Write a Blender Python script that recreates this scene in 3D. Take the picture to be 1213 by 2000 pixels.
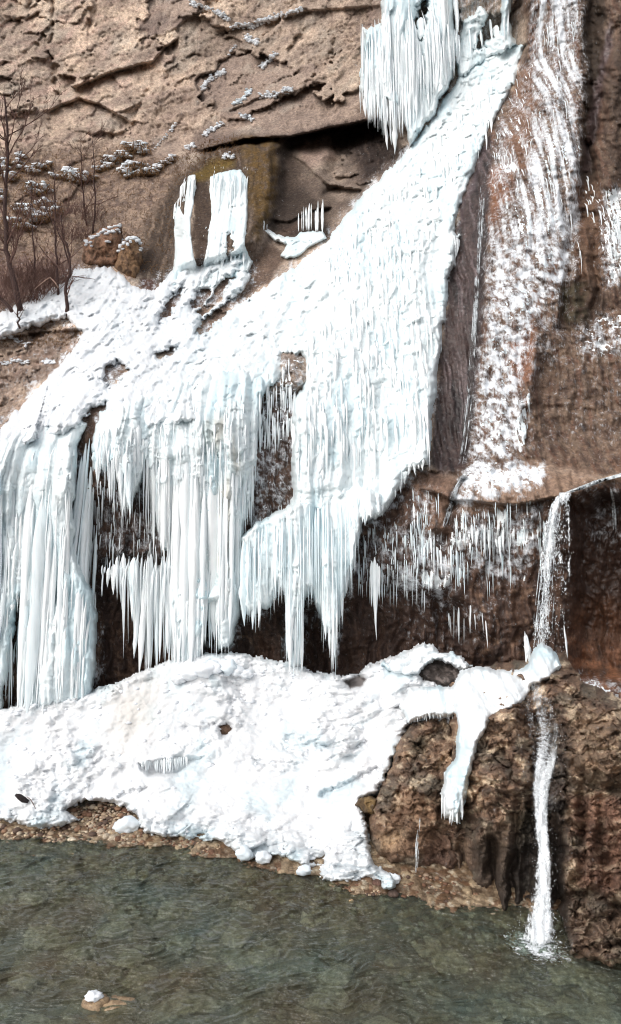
import bpy, math, random
import numpy as np

# ------------------------------------------------------------------ camera, sky, sun, exposure
for o in list(bpy.data.objects):
    bpy.data.objects.remove(o, do_unlink=True)
scene = bpy.context.scene
C = scene.collection
F, CX, CY, H = 1500.0, 606.5, 1000.0, 8.0      # focal length in photo pixels, principal point, eye height above the river (m)

cam_data = bpy.data.cameras.new("camera")
cam = bpy.data.objects.new("camera", cam_data)
C.objects.link(cam)
cam.location = (0, 0, H)
cam.rotation_euler = (math.radians(90), 0, 0)
cam_data.sensor_fit = 'VERTICAL'
cam_data.sensor_height = 24.0
cam_data.lens = 24.0 * F / 2000.0
cam_data.clip_start = 0.1
cam_data.clip_end = 1000
scene.camera = cam

world = bpy.data.worlds.new("World")
scene.world = world
world.use_nodes = True
wn, wl = world.node_tree.nodes, world.node_tree.links
wn.clear()
w_out = wn.new("ShaderNodeOutputWorld")
w_bg = wn.new("ShaderNodeBackground")
w_sky = wn.new("ShaderNodeTexSky")
w_sky.sky_type = 'NISHITA'
w_sky.sun_disc = False
SUN_EL, SUN_ROT = math.radians(42), math.radians(222)
w_sky.sun_elevation = SUN_EL
w_sky.sun_rotation = SUN_ROT
w_sky.air_density = 1.0
w_sky.dust_density = 4.0
w_sky.ozone_density = 1.0
w_hsv = wn.new("ShaderNodeHueSaturation")      # overcast: the sky is a pale grey-blue
w_hsv.inputs['Saturation'].default_value = 0.3
wl.new(w_sky.outputs[0], w_hsv.inputs['Color'])
wl.new(w_hsv.outputs[0], w_bg.inputs['Color'])
w_bg.inputs['Strength'].default_value = 0.145
wl.new(w_bg.outputs[0], w_out.inputs['Surface'])

sun_data = bpy.data.lights.new("sun", 'SUN')
sun_data.energy = 1.0
sun_data.angle = math.radians(65)
sun_data.color = (1.0, 0.965, 0.92)
sun = bpy.data.objects.new("sun", sun_data)
C.objects.link(sun)
sun.location = (-8, -6, 40)
# direction towards the sun, as the sky texture has it (rotation 0 = +Y, clockwise seen from above)
sdx = math.sin(SUN_ROT) * math.cos(SUN_EL)
sdy = math.cos(SUN_ROT) * math.cos(SUN_EL)
sdz = math.sin(SUN_EL)
from mathutils import Vector, Quaternion
sun.rotation_euler = Vector((sdx, sdy, sdz)).to_track_quat('Z', 'Y').to_euler()

vs = scene.view_settings
vs.view_transform = 'Standard'
vs.look = 'None'
vs.gamma = 1.0
vs.use_curve_mapping = False
vs.exposure = 0.24
scene.cycles.max_bounces = 12
scene.cycles.diffuse_bounces = 8
scene.cycles.transparent_max_bounces = 12
scene.cycles.sample_clamp_indirect = 4.0
scene.cycles.filter_width = 1.1
scene.cycles.use_denoising = True
scene.cycles.denoising_prefilter = 'ACCURATE'

rng = np.random.default_rng(7)
random.seed(7)

# ------------------------------------------------------------------ numeric helpers
f32 = np.float32


def lin(r, g, b, k=1.0):
    c = np.array([r, g, b], dtype=np.float64) / 255.0
    return (np.where(c <= 0.04045, c / 12.92, ((c + 0.055) / 1.055) ** 2.4) * k).astype(f32)


def hash2(ix, iy, seed):
    h = (ix.astype(np.int64) * 374761393 + iy.astype(np.int64) * 668265263 + seed * 974634777) & 0xFFFFFFFF
    h = ((h ^ (h >> 13)) * 1274126177) & 0xFFFFFFFF
    h = (h ^ (h >> 16)) * 2246822519 & 0xFFFFFFFF
    return ((h ^ (h >> 15)) & 0xFFFFFF).astype(f32) / f32(0xFFFFFF)


def vnoise(x, y, seed=0):
    x0, y0 = np.floor(x), np.floor(y)
    fx, fy = (x - x0).astype(f32), (y - y0).astype(f32)
    ix, iy = x0.astype(np.int64), y0.astype(np.int64)
    ux, uy = fx * fx * fx * (fx * (fx * 6 - 15) + 10), fy * fy * fy * (fy * (fy * 6 - 15) + 10)

    def g(a, b):
        t = hash2(ix + a, iy + b, seed) * f32(2 * math.pi)
        return np.cos(t) * (fx - a) + np.sin(t) * (fy - b)
    a = g(0, 0) * (1 - ux) + g(1, 0) * ux
    b = g(0, 1) * (1 - ux) + g(1, 1) * ux
    return (a * (1 - uy) + b * uy) * 1.5


def fbm(x, y, octs=4, seed=0, gain=0.5):
    s, a, n = 0, 1.0, 0
    for i in range(octs):
        s = s + a * vnoise(x * 2 ** i + i * 17.3, y * 2 ** i - i * 9.1, seed + i)
        n += a
        a *= gain
    return s / n * 1.3


def ridged(x, y, octs=3, seed=0):
    s, a, n = 0, 1.0, 0
    for i in range(octs):
        s = s + a * (1 - 2 * np.abs(vnoise(x * 2 ** i + i * 7.3, y * 2 ** i - i * 3.1, seed + i)))
        n += a
        a *= 0.5
    return s / n


def voro(x, y, seed=0, jit=0.9):
    """F1, F2, cell random, offset from the nearest centre."""
    x0, y0 = np.floor(x).astype(np.int64), np.floor(y).astype(np.int64)
    f1 = np.full(x.shape, 9, f32)
    f2 = np.full(x.shape, 9, f32)
    cid = np.zeros(x.shape, f32)
    ox = np.zeros(x.shape, f32)
    oy = np.zeros(x.shape, f32)
    for a in (-1, 0, 1):
        for b in (-1, 0, 1):
            cx, cy = x0 + a, y0 + b
            r1 = hash2(cx, cy, seed)
            r2 = hash2(cx, cy, seed + 51)
            dx = (x - (cx + 0.5 + (r1 - 0.5) * jit)).astype(f32)
            dy = (y - (cy + 0.5 + (r2 - 0.5) * jit)).astype(f32)
            d = np.sqrt(dx * dx + dy * dy)
            m = d < f1
            f2 = np.where(m, f1, np.minimum(f2, d))
            f1 = np.where(m, d, f1)
            cid = np.where(m, hash2(cx, cy, seed + 99), cid)
            ox = np.where(m, dx, ox)
            oy = np.where(m, dy, oy)
    return f1, f2, cid, ox, oy


def blocks(u, v, seed, tilt=0.8, crack=0.25, cw=0.06):
    f1, f2, cid, ox, oy = voro(u, v, seed)
    t1 = np.modf(cid * 7.13)[0] - 0.5
    t2 = np.modf(cid * 13.7)[0] - 0.5
    return (cid - 0.5) + tilt * (ox * t1 + oy * t2) * 2 - crack * np.exp(-((f2 - f1) / cw) ** 2)


def sstep(a, b, x):
    t = np.clip((x - a) / (b - a), 0, 1)
    return t * t * (3 - 2 * t)


def sdf(px, py, poly):
    """signed distance in pixels, positive inside"""
    shp = px.shape
    x, y = px.ravel().astype(f32), py.ravel().astype(f32)
    d2 = np.full(x.shape, 1e12, f32)
    ins = np.zeros(x.shape, bool)
    n = len(poly)
    for i in range(n):
        ax, ay = poly[i]
        bx, by = poly[(i + 1) % n]
        ex, ey = bx - ax, by - ay
        t = np.clip(((x - ax) * ex + (y - ay) * ey) / (ex * ex + ey * ey + 1e-9), 0, 1)
        qx, qy = x - ax - t * ex, y - ay - t * ey
        d2 = np.minimum(d2, qx * qx + qy * qy)
        if ay != by:
            c = (ay > y) != (by > y)
            ins ^= c & (x < ax + ex * (y - ay) / ey)
    d = np.sqrt(d2)
    return np.where(ins, d, -d).reshape(shp)


def dist_line(px, py, pts):
    d2 = np.full(px.shape, 1e12, f32)
    for (ax, ay), (bx, by) in zip(pts[:-1], pts[1:]):
        ex, ey = bx - ax, by - ay
        t = np.clip(((px - ax) * ex + (py - ay) * ey) / (ex * ex + ey * ey + 1e-9), 0, 1)
        d2 = np.minimum(d2, (px - ax - t * ex) ** 2 + (py - ay - t * ey) ** 2)
    return np.sqrt(d2)


def tps(points, lam=2e-3):
    P = np.array(points, dtype=np.float64)
    q = P[:, :2] / 500.0
    n = len(q)
    r2 = ((q[:, None] - q[None]) ** 2).sum(-1)
    K = 0.5 * r2 * np.log(r2 + 1e-12) + lam * np.eye(n)
    A = np.zeros((n + 3, n + 3))
    A[:n, :n] = K
    A[:n, n] = 1
    A[:n, n + 1:] = q
    A[n:, :n] = A[:n, n:].T
    b = np.zeros(n + 3)
    b[:n] = P[:, 2]
    w = np.linalg.solve(A, b)

    def f(px, py):
        x, y = np.asarray(px, f32) / f32(500), np.asarray(py, f32) / f32(500)
        s = w[n] + w[n + 1] * x + w[n + 2] * y
        for i in range(n):
            r = (x - f32(q[i, 0])) ** 2 + (y - f32(q[i, 1])) ** 2
            s = s + f32(0.5 * w[i]) * r * np.log(r + f32(1e-9))
        return s.astype(f32)
    return f


def to_xyz(px, py, Y):
    return (px - CX) * Y / F, Y, H - (py - CY) * Y / F


def axis(lo, a, b, hi, fine, coarse):
    return np.concatenate([np.arange(lo, a, coarse), np.arange(a, b, fine), np.arange(b, hi + 1, coarse)]).astype(f32)


class Field:
    """a depth (or any other) field stored on a grid of photo directions, sampled bilinearly"""

    def __init__(self, ax, ay, val):
        self.ax, self.ay, self.val = ax, ay, val

    def __call__(self, px, py):
        px, py = np.asarray(px, f32), np.asarray(py, f32)
        gx = np.interp(px, self.ax, np.arange(len(self.ax)))
        gy = np.interp(py, self.ay, np.arange(len(self.ay)))
        i = np.clip(gx.astype(int), 0, len(self.ax) - 2)
        j = np.clip(gy.astype(int), 0, len(self.ay) - 2)
        fx, fy = gx - i, gy - j
        v = self.val
        return ((v[j, i] * (1 - fx) + v[j, i + 1] * fx) * (1 - fy) + (v[j + 1, i] * (1 - fx) + v[j + 1, i + 1] * fx) * fy).astype(f32)


# ------------------------------------------------------------------ mesh helpers
def make_mesh(name, co, quads=None, tris=None, cols=None, attrs=None, smooth=True):
    me = bpy.data.meshes.new(name)
    co = np.asarray(co, f32)
    faces = []
    nq = 0 if quads is None else len(quads)
    nt = 0 if tris is None else len(tris)
    me.vertices.add(len(co))
    me.vertices.foreach_set('co', co.ravel())
    me.loops.add(nq * 4 + nt * 3)
    idx = []
    starts = []
    if nq:
        idx.append(np.asarray(quads, np.int32).ravel())
        starts.append(np.arange(nq, dtype=np.int32) * 4)
    if nt:
        idx.append(np.asarray(tris, np.int32).ravel())
        starts.append(nq * 4 + np.arange(nt, dtype=np.int32) * 3)
    me.loops.foreach_set('vertex_index', np.concatenate(idx))
    me.polygons.add(nq + nt)
    me.polygons.foreach_set('loop_start', np.concatenate(starts))
    me.polygons.foreach_set('use_smooth', np.full(nq + nt, smooth, bool))
    me.update(calc_edges=True)
    if cols is not None:
        a = me.color_attributes.new('col', 'FLOAT_COLOR', 'POINT')
        rgba = np.ones((len(co), 4), f32)
        rgba[:, :3] = np.clip(cols, 0, 1)
        a.data.foreach_set('color', rgba.ravel())
    for k, v in (attrs or {}).items():
        a = me.attributes.new(k, 'FLOAT', 'POINT')
        a.data.foreach_set('value', np.asarray(v, f32).ravel())
    return me


def link(name, me, mat, parent=None):
    o = bpy.data.objects.new(name, me)
    if mat is not None and len(me.materials) == 0:
        me.materials.append(mat)
    C.objects.link(o)
    if parent is not None:
        o.parent = parent
    return o


def tag(o, label=None, cat=None, group=None, kind=None):
    if label:
        o['label'] = label
    if cat:
        o['category'] = cat
    if group:
        o['group'] = group
    if kind:
        o['kind'] = kind
    return o


def empty(name, loc):
    o = bpy.data.objects.new(name, None)
    C.objects.link(o)
    o.location = loc
    return o


def grid_mesh(name, PX, PY, Y, mask, cols=None, attrs=None):
    nr, nc = PX.shape
    X, YY, Z = to_xyz(PX, PY, Y)
    co = np.stack([X, YY, Z], -1).reshape(-1, 3)
    ids = np.arange(nr * nc).reshape(nr, nc)
    q = np.stack([ids[:-1, :-1], ids[1:, :-1], ids[1:, 1:], ids[:-1, 1:]], -1).reshape(-1, 4)
    if mask is not None:
        m = mask.ravel()
        q = q[m[q].all(1)]
        used = np.zeros(nr * nc, bool)
        used[q.ravel()] = True
        remap = np.cumsum(used) - 1
        q = remap[q]
        co = co[used]
        if cols is not None:
            cols = cols.reshape(-1, 3)[used]
        attrs = {k: v.ravel()[used] for k, v in (attrs or {}).items()}
    else:
        if cols is not None:
            cols = cols.reshape(-1, 3)
        attrs = {k: v.ravel() for k, v in (attrs or {}).items()}
    return make_mesh(name, co, quads=q, cols=cols, attrs=attrs)


class Tubes:
    """collects tapered tubes; build() links them as one mesh"""

    def __init__(self):
        self.co, self.q, self.t, self.n = [], [], [], 0

    def add(self, path, radii, sides=5, squash=1.0, cap=True):
        path = np.asarray(path, float)
        k = len(path)
        d = np.gradient(path, axis=0)
        d /= np.linalg.norm(d, axis=1)[:, None] + 1e-9
        up = np.array([0.0, 1.0, 0.0])
        a = np.cross(d, up)
        ln = np.linalg.norm(a, axis=1)[:, None]
        a = np.where(ln > 0.05, a / (ln + 1e-9), np.array([1.0, 0, 0]))
        b = np.cross(d, a)
        th = np.arange(sides) * 2 * math.pi / sides + random.random() * 6
        ring = a[:, None, :] * np.cos(th)[None, :, None] + b[:, None, :] * (np.sin(th) * squash)[None, :, None]
        co = path[:, None, :] + ring * np.asarray(radii, float)[:, None, None]
        ids = self.n + np.arange(k * sides).reshape(k, sides)
        nx = np.roll(ids, -1, 1)
        self.q.append(np.stack([ids[:-1], nx[:-1], nx[1:], ids[1:]], -1).reshape(-1, 4))
        self.co.append(co.reshape(-1, 3))
        self.n += k * sides
        if cap:
            c = self.n
            self.co.append(path[[0, -1]])
            self.n += 2
            self.t.append(np.stack([np.full(sides, c), nx[0], ids[0]], -1))
            self.t.append(np.stack([np.full(sides, c + 1), ids[-1], nx[-1]], -1))

    def mesh(self, name, smooth=True):
        return make_mesh(name, np.concatenate(self.co), np.concatenate(self.q), np.concatenate(self.t) if self.t else None, smooth=smooth)

    def build(self, name, mat, parent=None):
        return link(name, self.mesh(name), mat, parent)


def ico(sub):
    import bmesh
    bm = bmesh.new()
    bmesh.ops.create_icosphere(bm, subdivisions=sub, radius=1.0)
    co = np.array([v.co[:] for v in bm.verts], f32)
    tr = np.array([[v.index for v in f.verts] for f in bm.faces], np.int32)
    bm.free()
    return co, tr


ICO1, ICO2, ICO3 = ico(1), ico(2), ico(3)


def lump(base, seed, amp=0.2, freq=1.3, squash=(1, 1, 1), facet=0.0):
    co, tr = base
    n = fbm(co[:, 0] * freq + seed * 3.1 + co[:, 2] * 0.7, co[:, 1] * freq - seed * 1.7 + co[:, 2] * 1.1, 3, seed)
    n2 = fbm(co[:, 2] * freq + seed * 2.3, co[:, 0] * freq + co[:, 1] * 0.8, 3, seed + 40)
    r = 1 + amp * (n + n2)
    if facet:
        r = np.minimum(r, 1 - facet * (vnoise(co[:, 0] * 0.9 + seed, co[:, 2] * 0.9, seed + 7)))
    return co * r[:, None] * np.array(squash, f32), tr


class Blobs:
    def __init__(self):
        self.co, self.t, self.c, self.n = [], [], [], 0

    def add(self, shape, loc, scale, rz=0.0, col=None):
        co, tr = shape
        c, s = math.cos(rz), math.sin(rz)
        p = co * np.asarray(scale, f32)
        p = np.stack([p[:, 0] * c - p[:, 1] * s, p[:, 0] * s + p[:, 1] * c, p[:, 2]], -1) + np.asarray(loc, f32)
        self.co.append(p)
        self.t.append(tr + self.n)
        self.n += len(p)
        if col is not None:
            self.c.append(np.tile(np.asarray(col, f32), (len(p), 1)))

    def mesh(self, name, smooth=True):
        return make_mesh(name, np.concatenate(self.co), None, np.concatenate(self.t), np.concatenate(self.c) if self.c else None, smooth=smooth)

    def build(self, name, mat, parent=None):
        return link(name, self.mesh(name), mat, parent)


# ------------------------------------------------------------------ materials
def material(name):
    m = bpy.data.materials.new(name)
    m.use_nodes = True
    nt = m.node_tree
    nt.nodes.clear()
    out = nt.nodes.new("ShaderNodeOutputMaterial")
    return m, nt.nodes, nt.links, out


def noise_node(N, L, scale, detail=4, rough=0.55, stretch=None):
    tc = N.new("ShaderNodeTexCoord")
    n = N.new("ShaderNodeTexNoise")
    n.inputs['Scale'].default_value = scale
    n.inputs['Detail'].default_value = detail
    n.inputs['Roughness'].default_value = rough
    if stretch:
        mp = N.new("ShaderNodeMapping")
        mp.inputs['Scale'].default_value = stretch
        L.new(tc.outputs['Object'], mp.inputs['Vector'])
        L.new(mp.outputs[0], n.inputs['Vector'])
    else:
        L.new(tc.outputs['Object'], n.inputs['Vector'])
    return n


def ramp(N, L, src, stops):
    r = N.new("ShaderNodeValToRGB")
    e = r.color_ramp.elements
    e[0].position, e[0].color = stops[0][0], (*stops[0][1], 1)
    e[1].position, e[1].color = stops[-1][0], (*stops[-1][1], 1)
    for p, c in stops[1:-1]:
        k = e.new(p)
        k.color = (*c, 1)
    L.new(src, r.inputs[0])
    return r


def mix_mul(N, L, a, b, fac=1.0):
    m = N.new("ShaderNodeMix")
    m.data_type = 'RGBA'
    m.blend_type = 'MULTIPLY'
    m.inputs[0].default_value = fac
    L.new(a, m.inputs[6])
    L.new(b, m.inputs[7])
    return m.outputs[2]


def rock_material(name, fine=9.0, bump=0.6, base=None):
    m, N, L, out = material(name)
    p = N.new("ShaderNodeBsdfPrincipled")
    if base is None:
        at = N.new("ShaderNodeAttribute")
        at.attribute_name = 'col'
        csrc = at.outputs['Color']
    else:
        rg = N.new("ShaderNodeRGB")
        rg.outputs[0].default_value = (*base, 1)
        csrc = rg.outputs[0]
    n1 = noise_node(N, L, fine, 6, 0.65)
    n3 = noise_node(N, L, fine * 3.1, 4, 0.7)
    r3 = ramp(N, L, n3.outputs['Fac'], [(0.3, (0.62, 0.6, 0.58)), (0.5, (1.0, 1.0, 1.0)), (0.7, (1.35, 1.33, 1.3))])
    r1 = ramp(N, L, n1.outputs['Fac'], [(0.28, (0.5, 0.47, 0.45)), (0.5, (0.95, 0.93, 0.9)), (0.72, (1.5, 1.46, 1.4))])
    n2 = noise_node(N, L, fine * 0.16, 3, 0.6)
    r2 = ramp(N, L, n2.outputs['Fac'], [(0.3, (0.78, 0.76, 0.76)), (0.7, (1.18, 1.16, 1.12))])
    c = mix_mul(N, L, csrc, r1.outputs[0])
    c = mix_mul(N, L, c, r2.outputs[0])
    c = mix_mul(N, L, c, r3.outputs[0], 0.8)
    if base is None:                                      # rime: thin white streaks frozen onto the stone
        fa = N.new("ShaderNodeAttribute")
        fa.attribute_name = 'frost'
        s1 = noise_node(N, L, 1.0, 4, 0.66, (14, 14, 1.2))
        s2 = noise_node(N, L, 7.0, 5, 0.65)
        av = N.new("ShaderNodeMath")
        av.operation = 'ADD'
        L.new(s1.outputs['Fac'], av.inputs[0])
        L.new(s2.outputs['Fac'], av.inputs[1])
        sc = N.new("ShaderNodeMath")
        sc.operation = 'MULTIPLY_ADD'
        L.new(fa.outputs['Fac'], sc.inputs[0])
        sc.inputs[1].default_value = 0.78
        L.new(av.outputs[0], sc.inputs[2])
        th = N.new("ShaderNodeMapRange")
        th.interpolation_type = 'SMOOTHSTEP'
        th.inputs['From Min'].default_value = 1.12
        th.inputs['From Max'].default_value = 1.8
        L.new(sc.outputs[0], th.inputs['Value'])
        fm = N.new("ShaderNodeMix")
        fm.data_type = 'RGBA'
        L.new(th.outputs[0], fm.inputs[0])
        L.new(c, fm.inputs[6])
        fm.inputs[7].default_value = (0.78, 0.81, 0.85, 1)
        c = fm.outputs[2]
    L.new(c, p.inputs['Base Color'])
    wet = N.new("ShaderNodeAttribute")
    wet.attribute_name = 'wet'
    mr = N.new("ShaderNodeMapRange")
    mr.inputs['To Min'].default_value = 0.95
    mr.inputs['To Max'].default_value = 0.32
    L.new(wet.outputs['Fac'], mr.inputs['Value'])
    L.new(mr.outputs[0], p.inputs['Roughness'])
    p.inputs['Specular IOR Level'].default_value = 0.35
    b = N.new("ShaderNodeBump")
    b.inputs['Strength'].default_value = bump
    b.inputs['Distance'].default_value = 0.06
    L.new(n1.outputs['Fac'], b.inputs['Height'])
    L.new(b.outputs[0], p.inputs['Normal'])
    L.new(p.outputs[0], out.inputs['Surface'])
    return m


def ice_material(name, tint=(0.86, 0.925, 0.945), rough=0.38, bump=0.35, attr=False, stretch=(1, 1, 0.35), scale=7.0, trans=0.0):
    m, N, L, out = material(name)
    p = N.new("ShaderNodeBsdfPrincipled")
    if attr:
        at = N.new("ShaderNodeAttribute")
        at.attribute_name = 'col'
        csrc = at.outputs['Color']
    else:
        oi = N.new("ShaderNodeObjectInfo")
        rv = ramp(N, L, oi.outputs['Random'], [(0.0, tuple(0.9 * v for v in tint)), (0.35, tint), (0.7, tuple(min(0.95, 1.04 * v) for v in tint)), (1.0, (tint[0] * 0.9, tint[1] * 0.97, tint[2] * 0.99))])
        csrc = rv.outputs[0]
    n1 = noise_node(N, L, scale, 5, 0.6, stretch)
    r1 = ramp(N, L, n1.outputs['Fac'], [(0.3, (0.93, 0.965, 0.98)), (0.55, (1.0, 1.0, 1.0)), (0.8, (1.03, 1.02, 1.01))])
    L.new(mix_mul(N, L, csrc, r1.outputs[0]), p.inputs['Base Color'])
    p.inputs['Roughness'].default_value = rough
    p.inputs['Specular IOR Level'].default_value = 0.4
    p.inputs['Subsurface Weight'].default_value = trans
    p.inputs['Subsurface Radius'].default_value = (0.05, 0.09, 0.11)
    p.inputs['Subsurface Scale'].default_value = 1.0
    b = N.new("ShaderNodeBump")
    b.inputs['Strength'].default_value = bump
    b.inputs['Distance'].default_value = 0.05
    L.new(n1.outputs['Fac'], b.inputs['Height'])
    L.new(b.outputs[0], p.inputs['Normal'])
    L.new(p.outputs[0], out.inputs['Surface'])
    return m


M_ROCK = rock_material("cliff_rock")
M_TUFA = rock_material("tufa_rock", 11.0, 0.9)
M_ICE = ice_material("ice", attr=True)
M_ICICLE = ice_material("icicle_ice", (0.9, 0.94, 0.955), 0.3, 0.3, stretch=(1, 1, 0.2), scale=9)
M_FROST = ice_material("frost", (0.88, 0.91, 0.94), 0.6, 0.5, scale=14, stretch=(1, 1, 0.6))
M_SNOW = ice_material("snow", (0.9, 0.92, 0.945), 0.75, 0.22, attr=True, scale=9, stretch=(1, 1, 1))
M_SNOWP = ice_material("plain_snow", (0.8, 0.82, 0.85), 0.75, 0.35, scale=9, stretch=(1, 1, 1))
M_BARK = rock_material("bark", 20, 0.4, tuple(lin(72, 56, 54)))
M_TWIG = rock_material("twig", 20, 0.2, tuple(lin(104, 80, 74)))
M_DEADWOOD = rock_material("dead_wood", 20, 0.2, tuple(lin(165, 140, 128)))
M_DRY = rock_material("dry_grass", 14, 0.2, tuple(lin(128, 100, 72)))
M_LOG = rock_material("wet_log", 20, 0.5, tuple(lin(48, 42, 44)))
M_STONE = rock_material("stone", 14, 0.35)


def simple_mat(name, col, rough):
    m, N, L, out = material(name)
    p = N.new("ShaderNodeBsdfPrincipled")
    p.inputs['Base Color'].default_value = (*col, 1)
    p.inputs['Roughness'].default_value = rough
    L.new(p.outputs[0], out.inputs['Surface'])
    return m


def falling_water_material(name, lo, hi, scale, stretch, col=(0.82, 0.87, 0.9)):
    m, N, L, out = material(name)
    n = noise_node(N, L, scale, 4, 0.6, stretch)
    mr = N.new("ShaderNodeMapRange")
    mr.inputs['From Min'].default_value = lo
    mr.inputs['From Max'].default_value = hi
    L.new(n.outputs['Fac'], mr.inputs['Value'])
    t = N.new("ShaderNodeBsdfTransparent")
    p = N.new("ShaderNodeBsdfPrincipled")
    p.inputs['Base Color'].default_value = (*col, 1)
    p.inputs['Roughness'].default_value = 0.25
    mx = N.new("ShaderNodeMixShader")
    L.new(mr.outputs[0], mx.inputs[0])
    L.new(t.outputs[0], mx.inputs[1])
    L.new(p.outputs[0], mx.inputs[2])
    L.new(mx.outputs[0], out.inputs['Surface'])
    return m


def veil_material(name, sx, sz, lo, hi, kz=5.0):
    m, N, L, out = material(name)
    a = noise_node(N, L, 1.0, 5, 0.65, (sx, sx, sz))
    b = noise_node(N, L, 1.0, 3, 0.6, (sx * 2.6, sx * 2.6, sz * kz))
    at = N.new("ShaderNodeAttribute")
    at.attribute_name = 'flow'
    ad = N.new("ShaderNodeMath")
    ad.operation = 'ADD'
    L.new(a.outputs['Fac'], ad.inputs[0])
    L.new(b.outputs['Fac'], ad.inputs[1])
    ad2 = N.new("ShaderNodeMath")
    ad2.operation = 'ADD'
    L.new(ad.outputs[0], ad2.inputs[0])
    L.new(at.outputs['Fac'], ad2.inputs[1])
    mr = N.new("ShaderNodeMapRange")
    mr.interpolation_type = 'SMOOTHSTEP'
    mr.inputs['From Min'].default_value = lo
    mr.inputs['From Max'].default_value = hi
    L.new(ad2.outputs[0], mr.inputs['Value'])
    t = N.new("ShaderNodeBsdfTransparent")
    p = N.new("ShaderNodeBsdfPrincipled")
    p.inputs['Base Color'].default_value = (0.86, 0.9, 0.93, 1)
    p.inputs['Roughness'].default_value = 0.3
    mx = N.new("ShaderNodeMixShader")
    L.new(mr.outputs[0], mx.inputs[0])
    L.new(t.outputs[0], mx.inputs[1])
    L.new(p.outputs[0], mx.inputs[2])
    L.new(mx.outputs[0], out.inputs['Surface'])
    return m


M_FALL = falling_water_material("falling_water", 0.4, 0.62, 6.0, (1, 1, 0.5))
M_VEIL = falling_water_material("water_veil", 0.46, 0.74, 6.0, (1, 1, 0.14))
M_FALL_UP = veil_material("braided_water", 9, 2.4, 1.16, 1.42)
M_FALL_LOW = veil_material("white_water", 9, 0.7, 1.14, 1.7, 2.2)
M_DROP = simple_mat("water_drop", (0.85, 0.89, 0.92), 0.2)

# ------------------------------------------------------------------ THE CLIFF
CL = [(-250, -250, 44), (0, -120, 42.5), (0, 100, 41), (0, 250, 38.5), (0, 400, 35.5), (0, 550, 32), (150, 300, 38), (300, 300, 37.5),
      (150, 450, 34.6), (300, 430, 34.6), (200, 0, 42), (400, 0, 41.2), (600, 0, 39.5), (740, 0, 36.6), (500, 150, 38.8), (650, 150, 36.9),
      (400, 250, 37.6), (550, 250, 36.5), (700, 230, 35.4), (850, 0, 35.6), (950, 0, 35.2),
      (400, 400, 34.8), (500, 400, 34.3), (600, 420, 33.2), (700, 330, 34.2),
      (100, 600, 30.5), (0, 640, 29.6), (250, 570, 31), (350, 560, 31.4), (450, 540, 31.4), (550, 500, 31.6),
      (0, 700, 28.4), (0, 800, 27), (100, 680, 28.6), (150, 640, 29.3),
      (200, 650, 29), (300, 650, 29), (400, 650, 29), (500, 600, 29.8), (600, 500, 31), (700, 400, 32), (800, 300, 33.4), (900, 200, 34.4), (1000, 100, 34.8),
      (150, 750, 26.5), (300, 720, 26.8), (450, 700, 27), (600, 650, 27.8), (700, 600, 28.4), (800, 500, 29.4), (880, 400, 30.5),
      (0, 850, 24.8), (150, 820, 24.9), (250, 780, 25.2), (400, 760, 25.5), (550, 740, 26), (700, 720, 26.4), (800, 700, 26.6), (850, 600, 27.6),
      (0, 1000, 23.9), (0, 1200, 23.4), (0, 1400, 23), (200, 1000, 24), (200, 1200, 23.6), (200, 1380, 23.2), (400, 1000, 24.2), (400, 1200, 23.8),
      (400, 1350, 23.4), (550, 900, 24.8), (550, 1100, 24.2), (550, 1300, 23.7), (700, 900, 24.9), (700, 1050, 23.9), (700, 1300, 23.5),
      (800, 900, 24.5), (850, 800, 25.2), (900, 900, 24.2), (900, 700, 26), (930, 500, 28.2), (960, 300, 30.8), (1000, 200, 32.4),
      (1000, 800, 24.6), (1000, 600, 26.2), (1000, 400, 28.4), (1050, 200, 30.8), (1050, 0, 33), (1200, 0, 32), (1200, 300, 28.8),
      (1200, 600, 25.9), (1200, 850, 24), (1100, 880, 23.9), (900, 960, 22.9), (1000, 970, 22.4), (1100, 980, 22.2), (1200, 970, 22), (830, 980, 23.3),
      (900, 1100, 22.9), (1000, 1100, 22.6), (1100, 1100, 22.5), (1200, 1100, 22.5), (900, 1300, 23.2), (1000, 1300, 22.9), (1100, 1300, 22.6),
      (1200, 1300, 22.5), (1200, 1450, 22.3), (900, 1450, 23), (0, 1600, 22.8), (600, 1500, 23.3), (1460, 600, 25), (1460, 1100, 21.8), (-250, 700, 28), (-250, 1100, 23.4)]
cl_f = tps(CL)
# coarse evaluation, then bilinear
cax, cay = np.arange(-300, 1521, 10, dtype=f32), np.arange(-300, 1501, 10, dtype=f32)
gx, gy = np.meshgrid(cax, cay)
smooth_depth = Field(cax, cay, cl_f(gx, gy))

AX = axis(-280, -4, 1218, 1490, 2.4, 9)
AY = axis(-260, -4, 1400, 1440, 2.4, 9)
PX, PY = np.meshgrid(AX, AY)
Ys = smooth_depth(PX, PY)
X0, _, Z0 = to_xyz(PX, PY, Ys)
wx = PX + 10 * fbm(PX / 45, PY / 45, 3, 5)        # ragged outlines
wy = PY + 10 * fbm(PX / 45, PY / 45, 3, 15)


def region(poly, soft=10, n=0):
    return sstep(-soft, soft, sdf(wx, wy, poly))


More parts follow.
